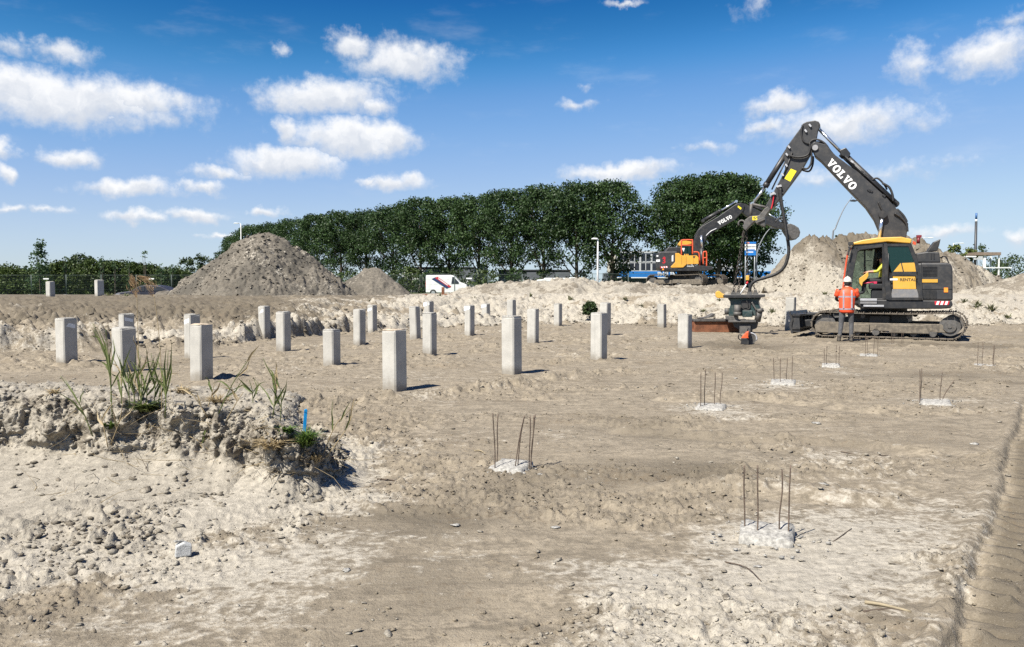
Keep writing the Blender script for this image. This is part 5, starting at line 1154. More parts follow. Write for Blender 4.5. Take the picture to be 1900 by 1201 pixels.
def shoe_mesh(w_, p):
    m = MB(); m.bb(-p*.48, p*.48, -w_/2, w_/2, .0, .028)
    m.bb(-p*.40, -p*.24, -w_/2+.01, w_/2-.01, .027, .062); m.bb(p*.02, p*.12, -w_/2+.01, w_/2-.01, .027, .05); m.bb(p*.30, p*.40, -w_/2+.01, w_/2-.01, .027, .05)
    return m.mesh('track_shoe')
def make_track(parent, yc, xf, xr, z0, rad, w_, rot, loc, pitch=.175, roller_side=1):
    """one crawler track: frame, wheels, and the ring of shoes"""
    top = z0+2*rad; zc = z0+rad; m = MB()
    m.prism([(xf-.25, z0+.16), (xf-.45, z0+rad*1.15), (xr+.55, z0+rad*1.15), (xr+.35, z0+.16)], yc-w_*.30, yc+w_*.30)
    m.prism([(xf-.55, z0+.12), (xf-.65, z0+.34), (xf-1.6, z0+.36), (xf-1.6, z0+.12)], yc-w_*.42, yc+w_*.42); m.prism([(xr+1.9, z0+.12), (xr+1.9, z0+.36), (xr+.95, z0+.36), (xr+.85, z0+.12)], yc-w_*.42, yc+w_*.42)
    tr = m.build('track_frame', M_TRKF, parent, .015, loc, (0, 0, rot))
    for x, r_ in ((xf-rad, rad*.86), (xr+rad, rad*.80)):
        m = MB(); m.cyl((x, yc-w_*.28, zc), (x, yc+w_*.28, zc), r_, n=28); m.cyl((x, yc-w_*.36, zc), (x, yc+w_*.36, zc), r_*.62, n=24); m.cyl((x, yc-w_*.40, zc), (x, yc+w_*.40, zc), r_*.2, n=12); m.build('track_wheel', M_STEEL, tr)
    m = MB(); m.prism([(xf-.10, z0+.08), (xf-.06, z0+.30), (xf-.22, z0+.42), (xf-1.15, z0+.40), (xf-1.2, z0+.08)], yc-w_*.44, yc-w_*.40); m.prism([(xf-.10, z0+.08), (xf-.06, z0+.30), (xf-.22, z0+.42), (xf-1.15, z0+.40), (xf-1.2, z0+.08)], yc+w_*.40, yc+w_*.44); m.build('idler_guard', M_TRKF, tr, .01)
    for k in range(6): x = xr+rad+.42+k*(xf-xr-2*rad-.84)/5; m = MB(); m.cyl((x, yc-w_*.3, z0+.13), (x, yc+w_*.3, z0+.13), .10, n=16); m.build('roller', M_STEEL, tr)
    for x in (xr+1.4, xf-1.4): m = MB(); m.cyl((x, yc-w_*.2, top-.10), (x, yc+w_*.2, top-.10), .065, n=12); m.build('roller', M_STEEL, tr)
    key = (w_, pitch)
    if key not in SHOE: SHOE[key] = shoe_mesh(w_, pitch)
    S_ = (xf-xr)-2*rad; per = 2*S_+2*math.pi*rad; n = int(per/pitch); pt = per/n
    for i in range(n):
        s = i*pt
        if s < S_: x, z, a = xr+rad+s, top, 0.0; z -= .035*math.sin(math.pi*s/S_)**2*(1+.3*math.sin(9*s/S_))
        elif s < S_+math.pi*rad: th = (s-S_)/rad; x, z, a = xf-rad+rad*math.sin(th), zc+rad*math.cos(th), th
        elif s < 2*S_+math.pi*rad: x, z, a = xf-rad-(s-S_-math.pi*rad), z0, math.pi
        else: th = (s-2*S_-math.pi*rad)/rad; x, z, a = xr+rad-rad*math.sin(th), zc-rad*math.cos(th), math.pi+th
        add_obj('track_shoe', SHOE[key], M_TRK, tr, (x, yc, z), (0, a, 0))
    return tr
def cylr(fr, parent, p0, p1, y, r0, split, p2, r1, name='hydraulic_cylinder'):
    """barrel p0 -> p1, bright rod p1 -> p2 (pixels)"""
    m = MB(); a, b, c = (Vector(fr.q3(*p, y)) for p in (p0, p1, p2)); m.cyl(a, b, r0, n=16); m.cyl(b-(b-a).normalized()*.12, b+(b-a).normalized()*.02, r0*1.18, n=16); m.cyl(a-Vector((0, r0*1.2, 0)), a+Vector((0, r0*1.2, 0)), r0*.9, n=14)
    o = m.build(name, M_VD, parent); m = MB(); m.cyl(b, c, r1, n=12); m.cyl(c-Vector((0, r1*1.6, 0)), c+Vector((0, r1*1.6, 0)), r1*1.5, n=12); m.build('rod', M_ROD, o); return o
def hose(fr, parent, pts, y, r, mat=None, name='hose', y2=None):
    m = MB(); n = len(pts); m.tube([fr.q3(a, b, y if y2 is None else y+(y2-y)*i/(n-1)) for i, (a, b) in enumerate(pts)], r, 7, 5); return m.build(name, mat or M_HOSE, parent)
def prism_px(fr, parent, name, pts, y0, y1, mat, bevel=.012, yref=None):
    m = MB(); m.prism(fr.qs(pts, y1 if yref is None else yref), y0, y1); return m.build(name, mat, parent, bevel)

# ---- the large excavator on the right
BU, BK = R(20), R(31); nearY = 1.30
gx, gy = (1647-950)/1500*23.6, 23.6
fU = np.array([-math.cos(BU), math.sin(BU)]); lU = np.array([-fU[1], fU[0]]); OX = np.array([gx, gy])-nearY*lU; OX = (OX[0], OX[1], .02)
E1 = Fr(OX, fU); U1 = Fr(OX, (-math.cos(BK), math.sin(BK)))
ex = empty('excavator', OX, E1.a, 'large dark grey excavator with yellow cab roof, arm raised high', 'excavator')
dR = U1.a-E1.a
xl, xr_ = U1.q(1507, 610, 1.30)[0], U1.q(1788, 606, 1.30)[0]
make_track(ex, 1.02, xl, xr_, .04, .345, .56, dR, (0, 0, 0)); make_track(ex, -1.02, xl, xr_, .04, .345, .56, dR, (0, 0, 0))
m = MB(); m.bb(-.75, .75, -.75, .75, .42, .74); m.bb(-.28, .28, -1.0, 1.0, .40, .66); m.build('centre_frame', M_VD, ex, .03, rot=(0, 0, dR))
m = MB(); m.cyl((0, 0, .74), (0, 0, .90), .66, n=36); m.build('slew_ring', M_STEEL, ex)
# dozer blade in front
m = MB(); bx = xl+.62; W2 = 1.28
prof = [(bx, .06), (bx+.07, .28), (bx+.02, .50), (bx+.09, .74), (bx+.04, .75), (bx-.05, .50), (bx-.01, .28), (bx-.06, .06)]
m.prism(prof, -W2, W2)
blade_o = m.build('dozer_blade', M_VD, ex, .008, rot=(0, 0, dR))
for k in range(6): yy = -W2+.06+k*(2*W2-.12)/5; m = MB(); m.prism([(bx-.02, .12), (bx-.04, .70), (bx-.22, .60), (bx-.26, .12)], yy-.02, yy+.02); m.build('rib', M_VD2, blade_o)
m = MB(); m.bb(bx-.24, bx-.03, -W2, W2, .60, .66); m.bb(bx-.26, bx-.03, -W2, W2, .20, .26); m.build('stiffener', M_VD, blade_o)
for yy in (-.55, .55): m = MB(); m.prism([(bx-.2, .25), (bx-.2, .46), (.6, .62), (.6, .42)], yy-.09, yy+.09); m.build('blade_arm', M_VD, ex, .01, rot=(0, 0, dR))
m = MB(); m.prism([(bx-.35, .62), (bx-.35, .69), (xl-1.0, .80), (xl-1.0, .72)], .30, .75); m.build('blade_cylinder_guard', M_VD2, ex, .01, rot=(0, 0, dR))
# deck and engine house
NE = 1.24
prism_px(E1, ex, 'deck', [(1596,556),(1766,558),(1768.5,566),(1764,572),(1745,573.5),(1600,573.5),(1592,566)], -1.24, NE, M_VD, .03)
prism_px(E1, ex, 'engine_housing', [(1700,558),(1700,489),(1712,487.5),(1757,487.5),(1765,490),(1768,498),(1768.5,558)], -1.22, NE-.01, M_VD2, .05)
prism_px(E1, ex, 'engine_hood', [(1700,488),(1700,470),(1722,466.5),(1743,468),(1745.5,488)], -.95, .62, M_VD2, .04)
prism_px(E1, ex, 'exhaust_fin', [(1720,467),(1733,449),(1745.5,443.5),(1743,455),(1739,466)], .30, .62, M_VD, .02)
for k in range(2): prism_px(E1, ex, 'vent', [(1727+k*5,470),(1729.5+k*5,470),(1729.5+k*5,481),(1727+k*5,481)], .61, .632, M_SEAT, 0)
for k in range(7): yy = 494.5+k*2.6; prism_px(E1, ex, 'vent_slat', [(1712,yy),(1739,yy),(1739,yy+1.3),(1712,yy+1.3)], NE-.012, NE+.012, M_VD, 0)
for k in range(10): xx = 1713+k*2.6; prism_px(E1, ex, 'vent_slat', [(xx,538),(xx+1.2,538),(xx+1.2,553),(xx,553)], NE-.012, NE+.010, M_VD, 0)
prism_px(E1, ex, 'panel_line', [(1709,487.6),(1710,487.6),(1711.5,558),(1710.5,558)], NE-.012, NE+.004, M_SEAT, 0)
prism_px(E1, ex, 'panel_line', [(1711,536),(1767,536.2),(1767,536.8),(1711,536.6)], NE-.012, NE+.003, M_SEAT, 0)
prism_px(E1, ex, 'yellow_stripe', [(1711,518.2),(1740,518.2),(1740,524.4),(1711,524.4)], NE-.012, NE+.006, M_YEL, 0)
prism_px(E1, ex, 'reflector', [(1751.5,534),(1759,534),(1759,542.6),(1751.5,542.6)], NE-.012, NE+.006, M_ORL, 0)
st = prism_px(E1, ex, 'hazard_stripe', [(1734,559),(1762,559),(1760,566),(1735,566)], NE-.002, NE+.006, M_REDB, 0)
for k in range(3): prism_px(E1, st, 'white_bar', [(1739+k*8,559.1),(1743.5+k*8,559.1),(1741+k*8,565.9),(1736.5+k*8,565.9)], NE+.0055, NE+.009, M_LET, 0)
m = MB()
for k in range(3): m.tube([E1.q3(1746, 480, .3-k*.25), E1.q3(1750, 476, .3-k*.25), E1.q3(1756, 478, .3-k*.25), E1.q3(1760, 488, .3-k*.25)], .02, 6, 4)
m.build('grab_rail', M_VD, ex)
# work lamp and orange flag behind the cab
m = MB(); m.box(E1.q3(1705, 439, -.2), (.14, .1, .08)); m.cyl(E1.q3(1704, 441, -.2), E1.q3(1704, 452, -.2), .05, n=8); m.build('warning_lamp', pm('dark_red_lamp', (.16,.012,.015), .5), ex); prism_px(E1, ex, 'striped_plate', [(1694,447),(1700,450),(1699,455),(1693,453)], -.2, -.18, M_RAIL, 0)
# boom
BOOM = [(1506.5,277),(1508,268),(1512,265),(1532,270.6),(1550,290.6),(1593,322.5),(1646,370.5),(1665,392),(1684,416),(1681,436),(1676,468),(1655,476),(1638,462),(1633,440),(1630,429),(1622,410),(1606,386.5),(1580,360),(1524,301),(1513,292)]
boom = prism_px(E1, ex, 'boom', BOOM, -.23, .23, M_VD2, .02, 0)
prism_px(E1, ex, 'boom_foot', [(1630,470),(1690,468),(1692,500),(1628,500)], -.42, .05, M_VD, .02, 0)
brand(E1, (1532.5,303.5), (1581,355), 14.2, .236, boom, True)
for yy in (-.30, .30):
    m = MB(); a, b, c = Vector(E1.q3(1624, 500, yy)), Vector(E1.q3(1630.5, 446, yy)), Vector(E1.q3(1638, 398, yy)); m.cyl(a, b, .085, n=14); lc = m.build('lift_cylinder', M_VD, ex); m = MB(); m.cyl(b, c, .05, n=12); m.build('rod', M_ROD, lc); m = MB(); m.cyl(c-Vector((0, .07, 0)), c+Vector((0, .07, 0)), .12, n=16); m.build('pivot', M_VD, lc)
cylr(E1, ex, (1662,379), (1563,285), 0, .105, 0, (1518,238), .05, 'arm_cylinder')
prism_px(E1, ex, 'cylinder_head_block', [(1557,280),(1569,275),(1578,286),(1574,295),(1561,290)], -.13, .13, M_VD, .02, 0)
for a, b, yy in (((1568,290),(1664,380),.16),((1560,298),(1660,392),.2)): m = MB(); m.cyl(E1.q3(*a, yy), E1.q3(*b, yy), .028, n=8); m.build('pipe', M_VD, ex)
for (a, b) in ((1581,300),(1600,319),(1606,325),(1616,354),(1612,353),(1640,363),(1662,399)): m = MB(); m.box(E1.q3(a, b, .25), (.10, .03, .05), (0, R(-40), 0)); m.build('pipe_clamp', M_SILV if (a % 2) else M_VD, ex)
m = MB(); m.cyl(E1.q3(1512.5,274,-.29), E1.q3(1512.5,274,.29), .085, n=18); m.build('pin', M_SILV, ex)
# stick
STICK = [(1490,231),(1496,228),(1512,225.5),(1519,228),(1520,234),(1516,256),(1508,282),(1489,315),(1455,361),(1431,390),(1424,389),(1421,383),(1433,362),(1457,318),(1455,290),(1459,275),(1485,240)]
stick_o = prism_px(E1, ex, 'stick', STICK, -.17, .17, M_VD2, .02, 0)
prism_px(E1, stick_o, 'placard', [(1467.5,313.2),(1478,317.5),(1466.3,337.3),(1455.5,331.5)], .171, .177, M_PLAC, 0, .17)
cylr(E1, ex, (1461,281), (1420,346), 0, .085, 0, (1396,379), .042, 'bucket_cylinder')
for a, b, yy in (((1463,288),(1432,352),.14),((1470,283),(1452,330),.19)): m = MB(); m.cyl(E1.q3(*a, yy), E1.q3(*b, yy), .024, n=8); m.build('pipe', M_VD, ex)
for a, b in ((1464,273),(1460,287),(1459,307),(1452,324),(1443,347),(1437,359),(1503,233),(1495,243)): m = MB(); m.box(E1.q3(a, b, .21), (.10, .04, .05), (0, R(-55), 0)); m.build('fitting', M_SILV, ex)
hose(E1, ex, [(1462,288),(1480,292),(1498,288),(1503,275),(1502,266)], .24, .032); hose(E1, ex, [(1488,312),(1498,313),(1505,303),(1506,288),(1503,274)], .20, .032); hose(E1, ex, [(1487,315),(1501,318),(1508,306),(1509,290)], .10, .03)
hose(E1, ex, [(1500,268),(1508,260),(1520,260),(1532,268),(1540,280)], .18, .03); hose(E1, ex, [(1502,272),(1514,264),(1530,268),(1542,282),(1552,294)], .10, .03); hose(E1, ex, [(1489,232),(1487,248),(1491,262),(1500,267)], .20, .026); hose(E1, ex, [(1517,226),(1521,233),(1517,242)], .15, .02)
hose(E1, ex, [(1637,340),(1650,348),(1656,362),(1657,374)], .16, .035); hose(E1, ex, [(1618,334),(1628,331),(1640,342),(1646,352)], .10, .028); hose(E1, ex, [(1630,375),(1634,384),(1640,395)], .27, .03); hose(E1, ex, [(1660,396),(1672,404),(1682,416),(1684,430)], .27, .03); hose(E1, ex, [(1664,388),(1676,400),(1683,412)], .20, .035)
# linkage, coupler with the yellow letters, hook
for yy in (-.13, .13):
    m = MB(); m.tube([E1.q3(1395, 379, yy), E1.q3(1426, 386, yy)], .045, 8); m.build('link', M_STEEL, ex); m = MB(); m.tube([E1.q3(1394, 379, yy), E1.q3(1392.5, 404, yy)], .05, 8); m.build('link', M_STEEL, ex)
coup = prism_px(E1, ex, 'coupler', [(1383,409),(1379,424),(1384,429),(1389,423),(1401,411.5),(1413,420),(1420,421),(1421,402),(1430,389),(1425,384),(1419,388),(1409,400.5),(1392.5,402)], -.20, .20, M_STEEL, .02, 0)
lettering('ES', .17, M_PLAC, coup, E1.q3(1400.5, 405.5, .206), (math.pi/2, 0, math.pi), .003)
m = MB(); c = Vector(E1.q3(1376, 415, 0)); m.tube([c+Vector((.10*math.cos(a), 0, .10*math.sin(a))) for a in [R(x) for x in range(-40, 250, 24)]], .03, 8); m.build('lifting_hook', M_STEEL, coup)
m = MB(); m.box(E1.q3(1411, 410, .0), (.3, .5, .1), (0, .4, 0)); m.build('coupler_plate', M_STEEL, coup, .01)
for a, b in ((1446,346),(1433,360)): m = MB(); m.box(E1.q3(a, b, .24), (.14, .08, .07), (0, R(20), 0)); m.build('hose_fitting', M_SILV, ex)
hose(E1, ex, [(1445,347),(1447,362),(1451,385),(1455,405),(1459,430),(1463,455),(1463,472),(1456,494),(1441,508),(1420,515.5),(1402,521),(1393,530),(1390.5,546)], .26, .052, None, 'hammer_hose', 0.05)
hose(E1, ex, [(1448,350),(1450,372),(1454,398),(1458,425),(1461,447)], .30, .04, None, 'hose')
hose(E1, ex, [(1436,362),(1434,376),(1431,388)], .22, .02, M_REDB, 'hose')
# cab
CY0, CY1 = .22, 1.20
roof = prism_px(E1, ex, 'cab_roof', [(1580,451),(1582,454.5),(1613,452.5),(1647,448.5),(1690,452),(1692,444),(1672,439.5),(1628,441),(1600,445.5)], CY0-.03, CY1+.04, M_YEL, .025)
FP = [(1584,455),(1594,455),(1590,475),(1583,510),(1580,540),(1580,562),(1567,562),(1568,535),(1575,490)]
TB = [(1584,453),(1645,448),(1645,458),(1612,462),(1597,464),(1590,468)]
BP = [(1637,452),(1646,452),(1648,562),(1637,562)]; SL = [(1568,554),(1650,554),(1650,564),(1567,564)]; RP = [(1684,452),(1691,452),(1703,482),(1711,520),(1712,560),(1703,560),(1701,520),(1695,485)]
LB = [(1646,506),(1702,506),(1705,560),(1646,560)]
for y0_, y1_ in ((CY1-.08, CY1), (CY0, CY0+.08)):
    for nm, pp in (('front_pillar', FP), ('roof_beam', TB), ('middle_pillar', BP), ('sill', SL), ('rear_pillar', RP)):
        m = MB(); m.prism(E1.qs(pp, CY1), y0_, y1_); m.build(nm, M_VD, ex, .012)
m = MB(); m.prism(E1.qs(LB, CY1), CY1-.07, CY1-.02); m.build('side_panel', M_VD, ex)
m = MB(); m.prism(E1.qs(LB, CY1), CY0+.02, CY0+.06); m.build('side_panel', M_VD, ex)
m = MB(); m.prism(E1.qs([(1566,556),(1712,556),(1712,566),(1566,566)], CY1), CY0, CY1-.081); m.build('cab_floor', M_VD, ex)
m = MB(); m.prism(E1.qs([(1698,480),(1703,482),(1712,556),(1706,556)], CY1), CY0+.09, CY1-.09); m.build('rear_wall', M_VD, ex)
m = MB(); m.prism(E1.qs([(1593,462),(1637,458),(1637,555),(1580,555),(1581,525)], CY1), CY0+.035, CY0+.045); m.build('far_window', GLASS, ex)
m = MB(); m.prism(E1.qs([(1646,454),(1687,454),(1698,490),(1701,506),(1646,506)], CY1), CY0+.035, CY0+.045); m.build('far_window', GLASS, ex)
m = MB(); m.prism(E1.qs([(1586,458),(1587,458),(1574,520),(1573,520)], CY1), CY0+.09, CY1-.09); m.build('windscreen', GLASS, ex)
# the door stands folded back against the cab
DY = CY1+.03
door = None; m = MB()
for pp in ([(1640,453),(1646,453),(1650,510),(1655,556),(1644,556),(1641,510)], [(1646,452.5),(1690,452.5),(1691.5,457),(1646,457)], [(1685,457),(1691.5,457),(1704,490),(1710,522),(1712,557),(1704,557),(1702,522),(1697,490)], [(1655,504.5),(1703,504.5),(1703.5,512),(1655,512)], [(1648,553),(1710,553),(1711,557),(1648,557)]):
    m.prism(E1.qs(pp, DY), DY, DY+.045)
door = m.build('door', M_VD, ex)
m = MB(); m.prism(E1.qs([(1646,457),(1686,457),(1697,490),(1700,504.5),(1654,504.5),(1648,480)], DY), DY+.015, DY+.022); m.build('window_pane', GLASSD, door)
m = MB(); m.prism(E1.qs([(1657.5,504.3),(1670.5,488.5),(1697,487.5),(1699.5,504.3)], DY), DY+.024, DY+.034); m.build('yellow_panel', M_YEL, door)
m = MB(); m.prism(E1.qs([(1671,488),(1673,488),(1677,504.4),(1675,504.4)], DY), DY+.034, DY+.044); m.build('divider', M_VD, door)
m = MB(); m.prism(E1.qs([(1656.5,512.2),(1698,513),(1699.5,536.4),(1657,536.4)], DY), DY+.01, DY+.03); yp = m.build('yellow_panel', M_YEL, door)
m = MB(); m.prism(E1.qs([(1655,537.2),(1701,537.2),(1706,552.8),(1653,552.8)], DY), DY+.012, DY+.04); m.build('lower_panel', M_STEP, door, .01)
lettering('RENTAL', .115, M_VD, yp, E1.q3(1684.5, 519.5, DY+.031), (math.pi/2, 0, math.pi), .002)
m = MB(); m.bb(*sorted((E1.q(1659,0,DY)[0], E1.q(1676,0,DY)[0])), DY+.03, DY+.036, E1.q(1660,519,DY)[1]-.02, E1.q(1660,517,DY)[1]); m.build('pale_stripe', M_LET, yp)
m = MB(); m.tube([E1.q3(1648.5, y_, DY+.06) for y_ in (470, 488, 520)], .014, 6); m.build('grab_bar', M_VD, door); m = MB(); m.box(E1.q3(1701, 514, DY+.06), (.03, .03, .1)); m.build('door_handle', M_VD, door)
# steps, rails, mirror
for y_, c in ((555.5, M_SILV), (561, M_STEP)): m = MB(); a, z_ = E1.q(1596, y_, 1.26); b, _ = E1.q(1627, y_, 1.26); m.bb(b, a, 1.12, 1.30, z_-.045, z_+.02); m.build('step', c, ex, .006)
m = MB(); a, z_ = E1.q(1602, 567.5, 1.30); b, _ = E1.q(1640, 567.5, 1.30); m.bb(b, a, 1.22, 1.34, z_-.03, z_+.025); m.build('step', M_SILV, ex, .006)
hose(E1, ex, [(1564,560),(1564.5,535),(1568.5,500),(1573,472),(1579,460)], 1.16, .027, M_RAIL, 'hand_rail'); hose(E1, ex, [(1605,510),(1604.5,495),(1604.5,464),(1607,463),(1619,464.5)], CY0-.18, .028, M_RAIL, 'hand_rail'); hose(E1, ex, [(1604.5,484),(1617,484)], CY0-.18, .012, M_VD, 'rail_bar')
m = MB(); m.box(E1.q3(1575, 466, 1.30), (.05, .10, .26), (0, R(-12), 0)); m.tube([E1.q3(1579, 455, 1.2), E1.q3(1575, 456, 1.28), E1.q3(1574, 460, 1.3)], .014, 6); m.box(E1.q3(1578.5, 452, 1.24), (.14, .08, .1)); m.build('mirror', M_VD, ex, .01)
prism_px(E1, ex, 'control_console', [(1594,517),(1611,504.5),(1611.5,512),(1608,518),(1601,524),(1599,532),(1595,526)], .86, 1.0, M_YEL, .01); m = MB(); m.cyl(E1.q3(1601,526,.92), E1.q3(1622,524,.92), .022, n=8); m.box(E1.q3(1624,524.5,.92), (.09,.05,.07)); m.build('lever', M_PINK, ex)
sx, sz_ = E1.q(1630, 533, .70); m = MB(); m.bb(sx-.28, sx+.26, .45, .95, sz_-.06, sz_+.10); m.box((sx-.34, .70, sz_+.45), (.14, .5, .85), (0, R(-10), 0)); m.box((sx-.42, .70, sz_+.98), (.10, .3, .22), (0, R(-10), 0)); m.bb(sx-.2, sx+.2, .5, .9, sz_-.40, sz_-.06); m.build('seat', M_SEAT, ex, .04)

# ---- vibratory hammer hanging in chains from the coupler
hx, hzq = E1.q(1382, 548, 0); HO = E1.O[:2]+hx*E1.f; hm = empty('vibratory_hammer', (HO[0], HO[1], .02), E1.a, 'dark teal vibratory pile hammer hanging from chains on the excavator arm', 'pile hammer')
H1 = Fr((HO[0], HO[1], .02), E1.f)
prism_px(H1, hm, 'top_plate', [(1344,547),(1419,546.5),(1419,551),(1412,552.5),(1350,553),(1344,551.5)], -.42, .42, M_VD, .012, 0)
prism_px(H1, hm, 'yoke', [(1351,553.4),(1412,553),(1408,559),(1409,567),(1413,578),(1413,586),(1353.5,586),(1353,577),(1356.5,566),(1356,559)], -.30, .26, M_TEAL, .02, 0)
prism_px(H1, hm, 'gear_case', [(1379,576),(1397.5,576),(1397.5,588),(1379,588)], .262, .36, M_TEAL, .015, 0); prism_px(H1, hm, 'gear_case', [(1377,558),(1394,558),(1394,572),(1377,572)], .262, .30, M_VD, .015, 0)
m = MB(); m.cyl(H1.q3(1368.5,566,.36), H1.q3(1368,586,.36), .105, n=18); m.cyl(H1.q3(1368.3,579,.36), H1.q3(1368,586,.36), .12, n=18); m.build('hydraulic_motor', M_STEEL, hm); m = MB(); m.cyl(H1.q3(1410,574,.25), H1.q3(1405,597,.25), .10, n=18); m.cyl(H1.q3(1409,573,.25), H1.q3(1411,580,.25), .12, n=18); m.build('hydraulic_motor', M_STEEL, hm)
m = MB(); m.cyl(H1.q3(1349.5,572,.1), H1.q3(1349.5,584,.1), .09, n=14); m.build('damper', M_STEEL, hm)
prism_px(H1, hm, 'side_block', [(1347,585),(1371,586.5),(1370,595),(1356,596),(1348,590)], .10, .34, M_STEEL, .015, 0)
prism_px(H1, hm, 'flange', [(1353,594),(1404,594),(1404,597.5),(1353,597.5)], -.36, .36, M_STEEL, .01, 0)
prism_px(H1, hm, 'clamp', [(1360,597.8),(1407,597.8),(1404,609),(1396,612),(1394,621.5),(1373,621.5),(1372,611),(1363,606)], -.20, .20, M_VD2, .015, 0); prism_px(H1, hm, 'clamp_jaw', [(1373,603),(1394,603),(1393,620.5),(1374,620.5)], .201, .27, M_STEEL, .01, 0)
prism_px(H1, hm, 'yellow_bracket', [(1328,543),(1332,539.5),(1336,541),(1341,545),(1345,546.2),(1345,553),(1332,553.5),(1328.5,550)], -.12, .16, M_YEL, .02, 0)
for a, b in ((1361,543.5),(1370,543.5),(1391,542),(1402,543.5)): m = MB(); m.box(H1.q3(a, b+2, .05), (.16, .16, .09)); m.tube([H1.q3(a-1.8, b+1, .05), H1.q3(a-1.8, b-3, .05), H1.q3(a, b-5, .05), H1.q3(a+1.8, b-3, .05), H1.q3(a+1.8, b+1, .05)], .022, 6, 3); m.build('lifting_eye', M_STEEL, hm)
for pts, r_ in (([(1376,570),(1380,574),(1386,575.5),(1391,572)], .018), ([(1395,561),(1399,568),(1404,576)], .03), ([(1385,558),(1388,566),(1387,575)], .02), ([(1398,564),(1402,572),(1403,585)], .018)): m = MB(); m.tube([H1.q3(a, b, .33) for a, b in pts], r_, 6, 4); m.build('hose', M_STEEL if r_ == .03 else M_HOSE, hm)
m = MB(); m.tube([H1.q3(1374, 545, .2), H1.q3(1386, 526, .1)], .022, 6); ws = m.build('strap', M_LET, hm); m = MB(); m.tube([H1.q3(1385, 527.5, .11), H1.q3(1387.5, 523, .1)], .036, 6); m.build('strap_end', M_REDB, ws)
def chain(p0, p1, label, y=0.0, y1=0.0):
    a, b = Vector(H1.q3(*p0, y)), Vector(H1.q3(*p1, y1)); wa = Vector((HO[0], HO[1], .02)); L = (b-a).length; n = max(4, int(L/.085)); q = (b-a).to_track_quat('Z', 'Y'); m = MB()
    for i in range(n):
        c = a.lerp(b, (i+.5)/n); e = L/n*.62; w_ = .036; tw = q @ Matrix.Rotation(math.pi/2*(i % 2), 4, 'Z').to_quaternion()
        m.tube([c+tw @ Vector((w_*math.cos(t), 0, e*math.sin(t))) for t in [2*math.pi*k/8 for k in range(9)]], .011, 5, 0, False)
    rot = Matrix.Rotation(E1.a, 4, 'Z'); o = m.build('chain', M_CHAIN, None); o.matrix_world = Matrix.Translation(wa) @ rot
    tag(o, label, 'chain', 'chains carrying the hammer'); return o
chain((1380,428), (1361,541), 'outermost left chain from the coupler to the hammer plate', .12, .05); chain((1380,429), (1370,541), 'second chain from the left above the hammer plate', -.12, .05)
chain((1385,426), (1387,521), 'middle chain ending in a yellow hook over the hammer', .0, .1); chain((1387,500), (1402,541), 'rightmost short chain slanting to the hammer plate', .0, .05)
m = MB(); c = Vector(E1.q3(1387, 516, .1)); m.box((0,0,0), (.11, .10, .16)); hk = m.build('chain_hook', M_YEL, None, .02); hk.matrix_world = Matrix.Translation(Vector(H1.O)) @ Matrix.Rotation(E1.a, 4, 'Z') @ Matrix.Translation(Vector(H1.q3(1387, 516, .1))); tag(hk, 'small yellow chain hook above the hammer', 'hook')

# ---- rusty steel trough, hand-held cut-off saw
x, y, z = G(1334, 617, 0); o = empty('steel_trough', (x, y, hz(x, y)), R(4), 'rusty steel trough lying behind the hammer', 'trough'); hw = 47*y/FPX
m = MB(); m.bb(-hw, hw, -.05, 0, 0, .36); m.build('side_plate', M_RUST, o, .006); m = MB(); m.bb(-hw, hw, .55, .60, 0, .36); m.build('side_plate', M_RUST, o, .006); m = MB(); m.bb(-hw, hw, 0, .55, .01, .05); m.build('floor_plate', M_RUST, o)
m = MB(); m.bb(-hw-.03, hw+.03, -.11, .02, .361, .43); m.build('top_rail', M_STEEL, o, .01); m = MB(); m.bb(-hw-.03, hw+.03, .53, .66, .361, .43); m.build('top_rail', M_STEEL, o, .01); m = MB(); m.prism([(-hw*.7,.44),(-hw*.2,.50),(-hw*.1,.62),(-hw*.16,.62),(-hw*.4,.5),(-hw*.75,.47)], .1, .5); m.build('loose_plate', M_STEEL, o)
x, y, z = G(1386, 639, 0); o = empty('cut_off_saw', (x, y, hz(x, y)+.01), R(-12), 'orange and black hand-held cut-off saw standing below the hammer', 'saw'); M_SAWO = pm('saw_orange', (.62,.10,.03), .45, .1, 10)
m = MB(); m.prism([(-.15,0),(-.15,.16),(-.02,.17),(.04,.10),(.04,0)], -.10, .10); m.build('engine_block', M_VD, o, .01); m = MB(); m.prism([(-.15,.162),(-.13,.21),(-.02,.33),(.05,.36),(.08,.30),(.03,.20),(.04,.165)], -.08, .08); m.build('housing', M_SAWO, o, .015)
m = MB(); m.cyl((.10,.05,.15), (.10,.055,.15), .14, n=28); m.cyl((.10,.03,.15), (.10,.07,.15), .035, n=12); m.build('cutting_disc', M_STEEL, o); m = MB(); m.tube([(.10+.15*math.cos(t), .052, .15+.15*math.sin(t)) for t in [R(a) for a in range(-20, 150, 17)]], .022, 6); m.build('blade_guard', M_SILV, o)
m = MB(); m.tube([(.0,.10,.2),(.02,.12,.38),(.04,0,.42),(.04,-.1,.36),(.03,-.1,.2)], .014, 6, 3); m.build('front_handle', M_VD, o); m = MB(); m.tube([(-.1,0,.2),(-.2,0,.26),(-.22,0,.16),(-.14,0,.1)], .016, 6, 3); m.build('rear_handle', M_VD, o)

